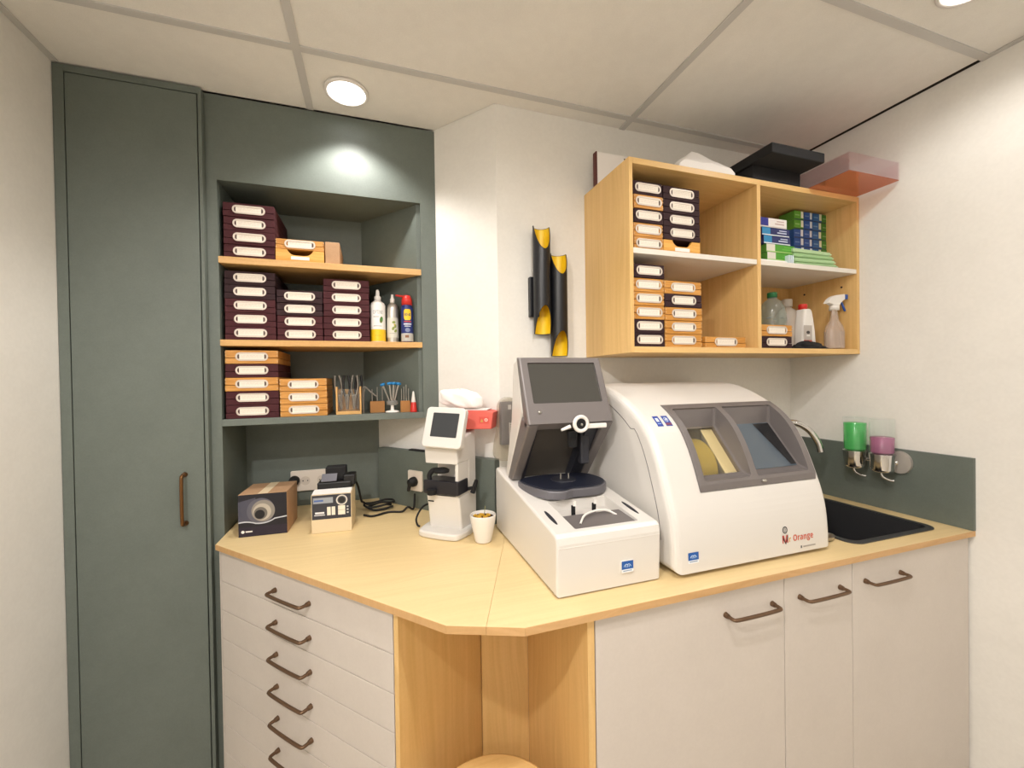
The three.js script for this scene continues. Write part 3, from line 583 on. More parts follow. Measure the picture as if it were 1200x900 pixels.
// ------------------------------------------------------------------ job trays
const ORD = ['bottom', 'second from bottom', 'third from bottom', 'fourth from bottom', 'fifth from bottom', 'sixth from bottom'];
const holderShape = () => { const s = rrect(.104, .030, .0145); s.holes.push(rrect(.092, .0185, .008, 0, 0, THREE.Path)); return s; };
const holderGeo = plate(holderShape(), .0022, 0, .0006, 6);
const cardGeo = (() => { const g = new THREE.PlaneGeometry(.082, .0185); g.translate(0, 0, .0008); return g; })();
const slotGeo = (() => { const g = bx(.006, .0150, .0006, 0, -.0075, .0006); return g; })();
function tray(kind, w, h, d, pos, label, group) {
  const t = thing('job_tray', label, 'tray', pos, 0, group);
  const m = M[kind], g = .0012;
  if (kind === 'amber') {                                              // front scooped out for the fingers
    const s = new THREE.Shape(); s.moveTo(-w / 2, 0); s.lineTo(w / 2, 0); s.lineTo(w / 2, h - g);
    s.lineTo(w * .27, h - g); s.quadraticCurveTo(w * .22, h * .55, w * .10, h * .52); s.lineTo(-w * .10, h * .52); s.quadraticCurveTo(-w * .22, h * .55, -w * .27, h - g); s.lineTo(-w / 2, h - g);
    part('front_board', plate(s, 0, -.012, .0008), m, t);
    part('box', [ext(-w / 2, w / 2, 0, .006, -d, -.0125), ext(-w / 2, -w / 2 + .006, .006, h - g, -d, -.0125), ext(w / 2 - .006, w / 2, .006, h - g, -d, -.0125), ext(-w / 2 + .006, w / 2 - .006, .006, h - g, -d, -d + .006)], m, t);
    part('label_card', bx(.062, .012, .0006, 0, .008, .0006), M.tissue, t);
    return t;
  }
  const hb = h * .42;
  part('body', uvM(bx(w, hb - .0006, d, 0, 0, -d / 2, .0012), 'x', pos[0], pos[1]), m, t);
  const lid = part('lid', uvM(bx(w - .0012, h - hb - g - .0008, d - .001, 0, hb + .0011, -d / 2 - .0003, .0012), 'x', pos[1], pos[0]), m, t);
  if (kind === 'orange') for (const s of [-1, 1]) for (const y of [h * .12, h * .55, h * .78]) part('joint', bx(.004, h * .11, .0006, s * (w / 2 - .0022), y, .0003), M.woodEdge, t);
  const hl = part('label_holder', holderGeo, M.holder, t); hl.position.set(0, h * .52, .0003);
  part('label_card', cardGeo, M.card, hl);
  for (const s of [-1, 1]) if (rnd() > .3) { const q = part('slot', slotGeo, M.slot, hl); q.position.x = s * .0425; }
  return t;
}
const COLORNAME = { burgundy: 'burgundy', plum: 'dark plum', orange: 'orange wooden', amber: 'scooped amber' };
function stack(kinds, u0, u1, v, zf, y0, h, d, where, group, noWord) {
  const a = onZ(u0, v, zf).x, b = onZ(u1, v, zf).x, w = b - a - .0015, n = kinds.length;
  let y = y0 + .0004;
  kinds.forEach((k, i) => {
    const hk = Array.isArray(h) ? h[i] : h;
    const pos = n === 1 ? 'alone' : i === n - 1 ? 'top' : ORD[i];
    tray(k, w, hk, d - rnd() * .006, [(a + b) / 2 + (rnd() - .5) * .0016, y, zf - rnd() * .004], `${COLORNAME[k]} tray, ${pos} ${n === 1 ? 'on' : 'of stack'} ${where}`, group);
    y += hk + .0003;
  });
  return y;
}
const NZF = -1.727;
stack(['burgundy', 'burgundy', 'burgundy', 'burgundy'], 261, 322, 270, NZF, SH[2], .0492, .25, 'on the top niche shelf', 'trays in the niche');
stack(['amber', 'orange'], 322.6, 380, 292, NZF, SH[2], [.046, .038], .25, 'beside the card carton', 'trays in the niche');
stack(['burgundy', 'burgundy', 'burgundy', 'plum', 'plum'], 262.5, 323, 360, NZF, SH[1], .0494, .25, 'on middle niche shelf by the tall cabinet', 'trays in the niche');
stack(['burgundy', 'burgundy', 'plum', 'plum'], 323.6, 378, 360, NZF, SH[1], .0468, .24, 'between two taller burgundy stacks', 'trays in the niche');
stack(['burgundy', 'burgundy', 'burgundy', 'burgundy', 'burgundy'], 378.6, 433, 360, NZF, SH[1], .0475, .18, 'beside the white and yellow bottle', 'trays in the niche');
stack(['burgundy', 'burgundy', 'orange', 'burgundy', 'orange'], 263.5, 326.5, 450, NZF, SH[0], .0490, .25, 'of mixed colours on lowest niche shelf', 'trays in the niche');
stack(['orange', 'orange', 'orange'], 327.5, 383.5, 465, NZF, SH[0], .0470, .24, 'beside the pliers holder', 'trays in the niche');
const CZ = -1.200, CG = 'trays in the wall cabinet';
stack(['orange', 'orange', 'plum', 'orange', 'plum'], 743, 777.5, 250, CZ, WSH, .0466, .26, 'on white shelf by the cabinet side', CG);
stack(['amber', 'plum', 'plum', 'plum', 'plum'], 778, 821, 255, CZ, WSH, .0462, .26, 'with scooped tray on the white shelf', CG);
stack(['plum', 'plum', 'orange', 'orange', 'orange', 'plum'], 743, 779, 350, CZ, WIN, .0464, .26, 'of six on the cabinet floor', CG);
stack(['orange', 'orange', 'orange', 'plum', 'orange'], 779.5, 823, 360, CZ, WIN, .0460, .26, 'of five on the cabinet floor', CG);
stack(['orange'], 827, 875, 396, CZ, WIN, .040, .24, 'the cabinet floor against the divider', CG);
const yT2 = stack(['plum', 'orange'], 892, 929, 390, CZ, WIN, [.046, .044], .20, 'under the green capped bottle', CG);
// card carton on the top niche shelf
{
  const a = onZ(381, 292, NZF).x, b = onZ(398, 292, NZF).x;
  const t = thing('carton', 'small brown card carton beside the scooped tray on the top niche shelf', 'box', [(a + b) / 2, SH[2] + .0005, NZF], 0);
  part('box', uvM(bx(b - a, .083, .20, 0, 0, -.10, .001)), M.cardboard, t);
  part('lid_flap', bx(b - a - .002, .0014, .16, 0, .0832, -.085), M.cream, t);
}
// ------------------------------------------------------------------ bottles on the middle niche shelf
function wrap(draw, w = 256, h = 256) { return std(0xffffff, 0.4, 0, { map: print(w, h, draw) }); }
function band(r, y0, y1, mat, parent, name = 'label_band', a0 = -Math.PI / 2, len = Math.PI) {  // printed half wrap facing +z
  const g = new THREE.CylinderGeometry(r, r, y1 - y0, 32, 1, true, a0, len); g.translate(0, (y0 + y1) / 2, 0); return part(name, g, mat, parent);
}
{
  const yb = SH[1] + .0005, z = -1.765;
  let t = thing('spray_bottle', 'white and yellow lens cleaner bottle on the middle niche shelf', 'bottle', [.022, yb, z]);
  part('bottle', lathe([[0, 0], [.0275, 0], [.029, .004], [.029, .145], [.026, .157], [.014, .166], [.012, .168], [0, .168]], 32), M.plasticWhite, t);
  part('pump', lathe([[0, .168], [.013, .168], [.013, .184], [.008, .187], [.007, .205], [.0045, .212], [0, .212]], 20), M.plasticWhite, t);
  band(.0294, .004, .150, wrap((g, w, h) => { g.fillStyle = '#f0eee8'; g.fillRect(0, 0, w, h); g.fillStyle = '#f0c51c'; g.fillRect(0, h * .68, w, h * .32); g.fillStyle = '#6d7a3c'; g.beginPath(); g.ellipse(w * .64, h * .42, 18, 24, .5, 0, 7); g.fill(); g.fillStyle = '#3c8a3a'; g.beginPath(); g.ellipse(w * .66, h * .40, 10, 14, .5, 0, 7); g.fill(); g.fillStyle = '#7a7d80'; g.font = '34px sans-serif'; g.fillText('OPTINE', w * .28, h * .26, 112); g.fillStyle = '#a9aaa6'; g.fillRect(w * .3, h * .33, 60, 5); g.fillRect(w * .3, h * .58, 90, 5); g.fillStyle = '#c79e10'; g.fillRect(w * .34, h * .84, 70, 4); }), t);
  t = thing('aerosol_can', 'slim silver spray can between the white bottle and the blue can', 'bottle', [.079, yb, z - .004]);
  part('can', lathe([[0, 0], [.0215, 0], [.023, .003], [.023, .135], [.019, .152], [.009, .163], [0, .163]], 28), std(0xc9c6be, .3, .7), t);
  part('nozzle', lathe([[0, .163], [.009, .163], [.009, .178], [.006, .182], [.005, .196], [0, .196]], 16), M.plasticWhite, t);
  band(.0233, .02, .10, wrap((g, w, h) => { g.fillStyle = '#d6d3c8'; g.fillRect(0, 0, w, h); g.fillStyle = '#8d9a4a'; for (const [x, y] of [[140, 60], [160, 110], [130, 140], [165, 170]]) { g.beginPath(); g.ellipse(x, y, 16, 24, x * .1, 0, 7); g.fill(); } g.fillStyle = '#c7b04c'; g.beginPath(); g.arc(150, 90, 12, 0, 7); g.fill(); g.fillStyle = '#a8a59c'; g.fillRect(80, 200, 90, 6); }), t);
  t = thing('aerosol_can', 'dark blue lubricant can with a red cap on the middle niche shelf', 'bottle', [.1345, yb, -1.745]); t.scale.set(.88, 1, .88);
  part('can', lathe([[0, 0], [.0255, 0], [.027, .003], [.027, .140], [.024, .147], [.0235, .150], [0, .150]], 32), std(0x1b2560, .35, .2), t);
  part('cap', [lathe([[0, .150], [.0235, .150], [.024, .172], [.016, .190], [0, .192]], 24)], M.red, t, 'red cap');
  part('straw_spout', [capRod([-.012, .186, 0], [-.050, .188, .008], .005, .0035)], M.red, t);
  band(.0274, .004, .140, wrap((g, w, h) => { g.fillStyle = '#1a2a6e'; g.fillRect(0, 0, w, h); g.fillStyle = '#f2c318'; g.beginPath(); g.roundRect ? g.roundRect(w * .30, 14, w * .40, 84, 26) : g.rect(w * .30, 14, w * .40, 84); g.fill(); g.fillStyle = '#16215c'; g.font = 'bold 30px sans-serif'; g.fillText('WD-40', w * .335, 66, 84); g.fillStyle = '#c4352c'; g.fillRect(w * .3, 104, w * .4, 8); g.fillStyle = '#d8dbe2'; g.fillRect(w * .28, 122, w * .44, 10); g.fillRect(w * .33, 140, w * .34, 6); g.fillStyle = '#7c86a8'; g.beginPath(); g.ellipse(w * .5, 172, 34, 16, 0, 0, 7); g.fill(); g.fillStyle = '#b9b7b0'; g.fillRect(0, 196, w, 60); g.fillStyle = '#8a5a3c'; g.fillRect(w * .36, 210, 50, 20); }), t);
}
// ------------------------------------------------------------------ tools on the lowest niche shelf
{
  const yb = SH[0] + .0005;
  let t = thing('tool_holder', 'clear walled wooden pliers holder on the lowest niche shelf', 'holder', [-.092, yb, -1.762]);
  part('base', bx(.092, .012, .06, 0, 0, 0, .001), M.woodPanel, t);
  part('back_board', bx(.092, .085, .006, 0, .0125, -.027, .001), M.woodPanel, t);
  for (const s of [-1, 1]) part('side_board', bx(.006, .095, .05, s * .043, .0125, .002, .001), M.woodPanel, t);
  part('front_pane', bx(.079, .085, .002, 0, .0125, .026), M.clear, t);
  const pliers = (x, z, lean, tilt, hm, label, open = .16) => {
    const p = thing('pliers', label, 'pliers', [-.092 + x, yb + .014, -1.762 + z], 0, 'pliers in the holder'); p.rotation.set(tilt, 0, lean);
    for (const s of [-1, 1]) part('handle', tube([[s * .006, .055, 0], [s * .012, .085, 0], [s * .011, .115, 0], [s * .007, .138, 0]], .0048, 16, 8), hm, p);
    for (const s of [-1, 1]) part('jaw', [capRod([s * .004, .058, 0], [s * .002, .004, 0], .006, .003)], M.toolSteel, p);
    part('pivot', (() => { const c = new THREE.CylinderGeometry(.008, .008, .008, 16); c.rotateX(Math.PI / 2); c.translate(0, .056, 0); return c; })(), M.toolSteel, p);
  };
  pliers(-.028, .004, .10, 0, M.toolSteel, 'steel pliers leaning in the holder beside the orange trays');
  pliers(-.006, .006, .02, 0, M.black, 'black handled pliers standing upright in the pliers holder');
  pliers(.018, .004, -.04, 0, M.toolSteel, 'steel pliers with black handled pliers on both sides in the holder');
  pliers(.030, -.012, -.06, -.03, M.black, 'black handled pliers at the back of the pliers holder');
  const p = thing('tweezers', 'bright bent tweezers leaning out of the pliers holder', 'tweezers', [-.035, yb + .002, -1.745]);
  part('arm', tube([[-.004, .0, 0], [-.006, .06, 0], [-.002, .105, 0], [.02, .088, 0], [.045, .066, 0]], .0028, 24, 6), M.toolSteel, p);
  part('arm', tube([[-.002, .0, .006], [-.002, .055, .006], [.004, .098, .006], [.025, .080, .006], [.046, .064, .003]], .0022, 24, 6), M.toolSteel, p);
  // two drilled wooden blocks with fine tools
  for (const [x, n, lb] of [[.014, 3, 'small wooden block of drill bits beside the tweezers'], [.122, 4, 'small wooden block of fine drill bits beside the traffic cone']]) {
    const b = thing('tool_block', lb, 'holder', [x, yb, x > .1 ? -1.757 : -1.790]);
    part('block', uvM(bx(x > .1 ? .038 : .056, .046, x > .1 ? .022 : .03, 0, 0, 0, .001)), std(0xa9743c, .6), b);
    for (let k = 0; k < n; k++) part('drill_bit', capRod([(-.02 + k * .04 / (n - 1)) * (x > .1 ? .7 : 1), .046, 0], [(-.02 + k * .04 / (n - 1)) * (x > .1 ? .7 : 1), .095 + (k * 7 % 3) * .008, 0], .0024, .0018), M.steel, b);
  }
  t = thing('screwdriver_stand', 'white pedestal stand for small screwdrivers on the lowest niche shelf', 'holder', [.071, yb, -1.752]);
  part('foot', lathe([[0, 0], [.026, 0], [.027, .004], [.022, .007], [.007, .010], [.006, .030], [0, .030]], 28), M.plasticWhite, t);
  part('ring', lathe([[0, .030], [.018, .030], [.022, .034], [.022, .046], [.018, .048], [0, .044]], 28), M.clearMilky, t);
  [[-.020, .004, -.36], [-.006, .012, -.10], [.004, .010, .05], [.016, .006, .24], [.010, -.012, .12]].forEach(([x, z, lean], i) => {
    const s = thing('screwdriver', 'small steel screwdriver with a blue top in the white stand', 'screwdriver', [.071 + x * .6, yb + .049, -1.752 + z * .6], 0, 'screwdrivers in the stand'); s.rotation.z = -lean;
    part('shaft', cyl(.0032, .0040, .062, 0, 0, 0, 10), M.steel, s); part('cap', lathe([[0, .062], [.007, .063], [.0105, .068], [.009, .073], [0, .074]], 16), M.skyBlue, s);
  });
  t = thing('toy_cone', 'tiny red and white traffic cone at the shelf edge', 'cone', [.153, yb, -1.732]); t.scale.set(.78, 1, .78);
  part('base', lathe([[0, 0], [.0185, 0], [.0185, .003], [.0175, .004], [.0125, .040], [0, .040]], 24), M.red, t);
  part('tip', lathe([[0, .0402], [.0122, .0402], [.004, .082], [.002, .084], [0, .084]], 24), M.plasticWhite, t);
}
// ------------------------------------------------------------------ boxes in the recess under the niche
{
  let t = thing('camera_carton', 'brown card carton with a printed camera lens on its dark front', 'box', [-.374, CT + .0005, -1.655], -.035);
  part('box', uvM(bx(.152, .146, .17, 0, 0, -.085, .0015)), M.cardboard, t);
  const g1 = new THREE.PlaneGeometry(.151, .145); g1.translate(0, .073, .0006);
  part('front_print', g1, std(0xffffff, .55, 0, { map: print(256, 240, (g, w, h) => {
    g.fillStyle = '#16151f'; g.fillRect(0, 0, w, h);
    g.fillStyle = '#4a4a58'; g.beginPath(); g.moveTo(0, 40); g.lineTo(90, 20); g.lineTo(120, 150); g.lineTo(0, 160); g.fill();
    g.fillStyle = '#5c5b66'; g.beginPath(); g.arc(118, 98, 74, 0, 7); g.fill(); g.fillStyle = '#8d877f'; g.beginPath(); g.arc(130, 98, 62, 0, 7); g.fill(); g.fillStyle = '#b9b0a2'; g.beginPath(); g.arc(124, 104, 48, 0, 7); g.fill(); g.fillStyle = '#6b6660'; g.beginPath(); g.arc(116, 112, 36, 0, 7); g.fill(); g.fillStyle = '#121016'; g.beginPath(); g.arc(112, 118, 26, 0, 7); g.fill();
    g.strokeStyle = '#c9ccd4'; g.lineWidth = 7; g.beginPath(); g.moveTo(0, 158); g.quadraticCurveTo(50, 150, 90, 168); g.quadraticCurveTo(150, 176, 190, 148); g.lineTo(256, 140); g.stroke();
    g.fillStyle = '#221a2c'; g.fillRect(0, 186, w, 54); g.fillStyle = '#e8e6e2'; g.beginPath(); g.arc(22, 212, 9, 0, 7); g.fill(); g.fillRect(36, 208, 36, 8);
  }) }), t);
  part('tape', bx(.03, .0006, .169, 0, .1462, -.085), M.cream, t);
  t = thing('device_carton', 'cream card carton printed with knobs and dials under a black device', 'box', [-.148, CT + .0005, -1.600], -.06);
  part('box', uvM(ext(-.066, .066, 0, .135, -.13, 0, .001)), M.cream, t);
  const g2 = new THREE.PlaneGeometry(.128, .085); g2.translate(0, .091, .0006);
  part('front_print', g2, std(0xffffff, .5, 0, { map: print(256, 176, (g, w, h) => {
    g.fillStyle = '#33343e'; g.fillRect(0, 0, w, h); g.fillStyle = '#9aa0a8'; g.fillRect(8, 18, 130, 42); g.fillStyle = '#4a66a8'; g.fillRect(14, 34, 60, 12);
    g.fillStyle = '#d8d4cc'; g.beginPath(); g.arc(196, 44, 38, 0, 7); g.fill(); g.fillStyle = '#4a4a50'; g.beginPath(); g.arc(196, 44, 29, 0, 7); g.fill(); g.fillStyle = '#17171a'; g.beginPath(); g.arc(196, 44, 21, 0, 7); g.fill();
    g.fillStyle = '#efe6d6'; for (const x of [98, 128]) { g.beginPath(); g.rect(x, 88, 24, 62); g.fill(); } g.fillRect(170, 84, 48, 68); g.fillStyle = '#b7aea0'; g.fillRect(170, 116, 48, 3); g.fillStyle = '#e8e8ea'; g.font = 'bold 22px sans-serif'; g.fillRect(20, 122, 60, 14); g.fillRect(14, 142, 70, 6); g.fillStyle = '#c8c8cc'; for (const y of [90, 112, 134]) g.fillRect(228, y, 12, 10);
  }) }), t);
  part('front_flap', (() => { const g = bx(.128, .0015, .05, 0, 0, -.025); g.rotateX(.10); g.translate(0, .1362, -.001); return g; })(), M.tissue, t);
  const d = thing('black_device', 'black electronic device lying on the cream carton', 'device', [-.140, CT + .136, -1.690], -.06);
  part('housing', [bx(.118, .030, .070, 0, 0, 0, .006)], M.black, d);
  part('display', (() => { const g = bx(.052, .003, .034, 0, 0, 0); g.rotateX(.7); g.translate(-.018, .044, .026); return g; })(), std(0x6a6a72, .25), d);
  part('upper_block', [bx(.072, .052, .046, .002, .029, -.010, .006)], M.blackMatte, d);
  part('side_block', [bx(.042, .040, .060, .050, .0, .0, .005).translate(0, .012, 0)], M.black, d);
  // socket plate on the recess wall
  const a = onZ(341, 562, NB), b = onZ(387, 562, NB);
  const s = thing('socket_plate', 'cream double socket plate on the wall behind the two cartons', 'socket', [(a.x + b.x) / 2, onZ(365, 562, NB).y, NB + .001]);
  part('plate', plate(rrect(b.x - a.x, .088, .006), .010, 0, .002), M.socket, s);
  for (const x of [-.02, .045]) { const g = new THREE.CylinderGeometry(.019, .019, .004, 24); g.rotateX(Math.PI / 2); g.translate(x, 0, .0095); part('outlet', g, std(0xd8ccbe, .5), s); for (const q of [-.009, .009]) { const h = new THREE.CylinderGeometry(.0025, .0025, .002, 8); h.rotateX(Math.PI / 2); h.translate(x + q, 0, .0115); part('pin_hole', h, M.dark, s); } }
  const pg = thing('plug', 'black plug in the cream double socket', 'plug', [(a.x + b.x) / 2 - .062, onZ(365, 562, NB).y + .004, NB + .012]);
  part('head', lathe([[0, 0], [.021, 0], [.021, .014], [.014, .030], [0, .032]], 20).rotateX(Math.PI / 2), M.rubber, pg);
  part('cord', tube([[0, -.006, .024], [.004, -.05, .045], [.01, -.10, .05], [.016, -.153, .05]], .0045, 24, 8), M.rubber, pg);
}
// socket on the slanting splashback with a plug and its cable, and the coil of cable on the worktop
{
  const o = .0345, pAt = (u, v, off) => { const d = ray(u, v), P = [JA[0] + JN[0] * off, JA[1] + JN[1] * off], n = JN, k = (n[0] * P[0] + n[1] * P[1]) / (n[0] * d.x + n[1] * d.z); return V3(d.x * k, d.y * k + EYE, d.z * k); };
  const c = pAt(488, 563, o), yaw = Math.atan2(JN[0], JN[1]);
  const s = thing('socket_plate', 'white square socket on the green splashback under the niche', 'socket', [c.x + JN[0] * .0008, c.y, c.z + JN[1] * .0008], yaw);
  part('plate', plate(rrect(.080, .084, .006), .009, 0, .002), M.socket, s);
  part('outlet', (() => { const g = new THREE.CylinderGeometry(.019, .019, .003, 24); g.rotateX(Math.PI / 2); g.translate(0, 0, .0095); return g; })(), std(0xd8ccbe, .5), s);
  const p = thing('plug', 'black plug in the white socket of the green splashback', 'plug', [c.x + JN[0] * .012, c.y - .002, c.z + JN[1] * .012], yaw);
  part('head', lathe([[0, 0], [.020, 0], [.020, .012], [.014, .028], [0, .03]], 20).rotateX(Math.PI / 2), M.rubber, p);
  part('neck', capRod([0, 0, .024], [-.006, -.034, .028], .009, .006), M.rubber, p);
  const L = (x, y, z) => [x, y, z];
  const q = pAt(486, 575, .062);
  const cab = thing('power_cable', 'black power cable hanging from the plug to the worktop', 'cable');
  part('cord', tube([[q.x, q.y - .012, q.z], [q.x - .006, q.y - .07, q.z + .006], [q.x - .03, CT + .025, q.z + .02], [.10, CT + .0055, -1.735], [.05, CT + .005, -1.75], [-.01, CT + .005, -1.72], [-.045, CT + .005, -1.745]], .0042, 60, 8), M.rubber, cab);
  const coil = thing('coiled_cable', 'loosely coiled black cable on the worktop behind the cream carton', 'cable');
  const pts = []; for (let k = 0; k <= 26; k++) { const f = k / 26, a = f * 5 * Math.PI; pts.push([.012 + Math.cos(a) * (.055 + .008 * Math.sin(k)), CT + .006 + f * .030 + .004 * Math.sin(k * 1.7), -1.820 + Math.sin(a) * .030]); }
  pts.push([-.055, CT + .05, -1.80], [-.064, CT + .11, -1.77], [-.074, CT + .15, -1.735]);
  part('cord', tube(pts, .0042, 160, 7), M.rubber, coil);
  const c2 = thing('power_cable', 'thin black cable looping out behind the lens meter', 'cable');
  part('cord', tube([[.205, CT + .075, -1.58], [.165, CT + .068, -1.56], [.140, CT + .035, -1.545], [.142, CT + .010, -1.54], [.150, CT + .005, -1.535]], .0036, 40, 7), M.rubber, c2);
  const lid = thing('black_strip', 'flat black strip lying on top of the green splashback', 'strip', [.175, 1.1385, -1.775], yaw);
  part('bar', bx(.10, .006, .022, 0, 0, 0, .002), M.blackMatte, lid);
  // grey package in a clear bag on a wall hook
  const bag = thing('clear_bag', 'clear plastic bag on the wall holding a narrow grey package', 'bag', [.462, 1.145, -1.462]);
  const bw = smoothPoly([[-.045, .000], [.036, .004], [.040, .09], [.036, .20], [.006, .222], [-.028, .205], [-.036, .12]], 48);
  const bs = new THREE.Shape(bw.map(p => new THREE.Vector2(...p)));
  part('film', plate(bs, .026, -.014, .004), phys({ color: 0xf2efe8, roughness: .18, transmission: .92, thickness: 0 }), bag);
  const gp = thing('package', 'narrow dark grey package with white upright lettering in the clear bag', 'box', [.463, 1.192, -1.462]);
  part('box', bx(.050, .158, .026, 0, 0, 0, .002), std(0x6f6c70, .5), gp);
  const gl = new THREE.PlaneGeometry(.048, .156); gl.translate(0, .079, .0136);
  part('front_print', gl, std(0xffffff, .5, 0, { map: print(64, 208, (g, w, h) => { g.fillStyle = '#747176'; g.fillRect(0, 0, w, h); g.fillStyle = '#c9c7c8'; g.fillRect(34, 14, 16, 22); g.save(); g.translate(50, 196); g.rotate(-Math.PI / 2); g.fillStyle = '#e6e4e4'; g.fillRect(0, -12, 96, 5); for (let i = 0; i < 9; i++) g.fillRect(i * 11, -12, 6, 13); g.restore(); }) }), gp);
}
// ------------------------------------------------------------------ things on top of the wall cabinet
{
  const y = WY1 + .0005;
  let t = thing('white_binder', 'white box file with a dark red spine standing on the wall cabinet', 'binder', [.815, y, -1.405]);
  part('cover', ext(.006, .19, 0, .135, -.022, 0, .002), M.tissue, t);
  part('spine', ext(0, .0055, 0, .135, -.022, .001, .001), std(0x5a2420, .5), t, 'dark red spine');
  part('clasp', bx(.010, .006, .002, .128, .118, .0005), M.dark, t);
  // folded white sheet
  t = thing('folded_cloth', 'white folded cloth heaped on the wall cabinet beside the black case', 'cloth', [1.135, y, -1.265]);
  const n = 28, pos = [], idx = [], nz = lattice(12, 12);
  const hgt = (u, v) => { const a = Math.max(0, 1 - Math.abs(u - .5) * 1.9), b = Math.max(0, 1 - Math.abs(v - .45) * 1.5); return .004 + .100 * Math.min(a, 1.1 * b) + .012 * nz(u * 5, v * 5) * Math.min(1, 6 * a * b); };
  for (let j = 0; j <= n; j++) for (let i = 0; i <= n; i++) { const u = i / n, v = j / n; pos.push((u - .5) * .245, hgt(u, v), (v - .5) * .16); }
  for (let j = 0; j <= n; j++) for (let i = 0; i <= n; i++) { const u = i / n, v = j / n; pos.push((u - .5) * .245, 0, (v - .5) * .16); }
  const N = (n + 1) * (n + 1), id = (i, j) => j * (n + 1) + i;
  for (let j = 0; j < n; j++) for (let i = 0; i < n; i++) { const a = id(i, j), b = id(i + 1, j), c = id(i + 1, j + 1), d = id(i, j + 1); idx.push(a, d, c, a, c, b, N + a, N + c, N + d, N + a, N + b, N + c); }
  const edge = []; for (let i = 0; i < n; i++) edge.push([id(i, 0), id(i + 1, 0)]); for (let j = 0; j < n; j++) edge.push([id(n, j), id(n, j + 1)]); for (let i = n; i > 0; i--) edge.push([id(i, n), id(i - 1, n)]); for (let j = n; j > 0; j--) edge.push([id(0, j), id(0, j - 1)]);
  for (const [a, b] of edge) idx.push(a, b, N + b, a, N + b, N + a);
  let g = new THREE.BufferGeometry(); g.setAttribute('position', new THREE.Float32BufferAttribute(pos, 3)); g.setIndex(idx); g = toCreasedNormals(g, .6);
  part('sheet', g, M.tissue, t);
  t = thing('black_case', 'flat black case with an overhanging lid on the wall cabinet', 'case', [1.457, y, -1.2]);
  part('box', bx(.238, .050, .25, 0, 0, -.105, .003), M.blackMatte, t);
  part('lid', bx(.258, .036, .345, 0, .0505, -.067, .004), M.blackMatte, t);
  t = thing('clear_tray', 'clear orange tinted plastic box overhanging the wall cabinet edge', 'box', [1.756, y, -1.035]);
  const pm = phys({ color: 0xfbf6f8, roughness: .02, transmission: 1, thickness: 0 });
  const pm2 = phys({ color: 0xf0b490, roughness: .1, transmission: .85, thickness: 0 });
  part('bottom', bx(.268, .003, .36, 0, 0, -.18, .001), pm2, t, 'orange tinted bottom');
  part('wall', bx(.268, .062, .003, 0, .0032, -.0015), pm, t); part('wall', bx(.268, .062, .003, 0, .0032, -.3585), pm, t);
  for (const s of [-1, 1]) part('wall', bx(.003, .062, .353, s * .1325, .0032, -.18), pm, t);
  part('lid', bx(.272, .003, .364, 0, .0655, -.18, .001), phys({ color: 0xfcfafc, roughness: .02, transmission: 1, thickness: 0 }), t);
}
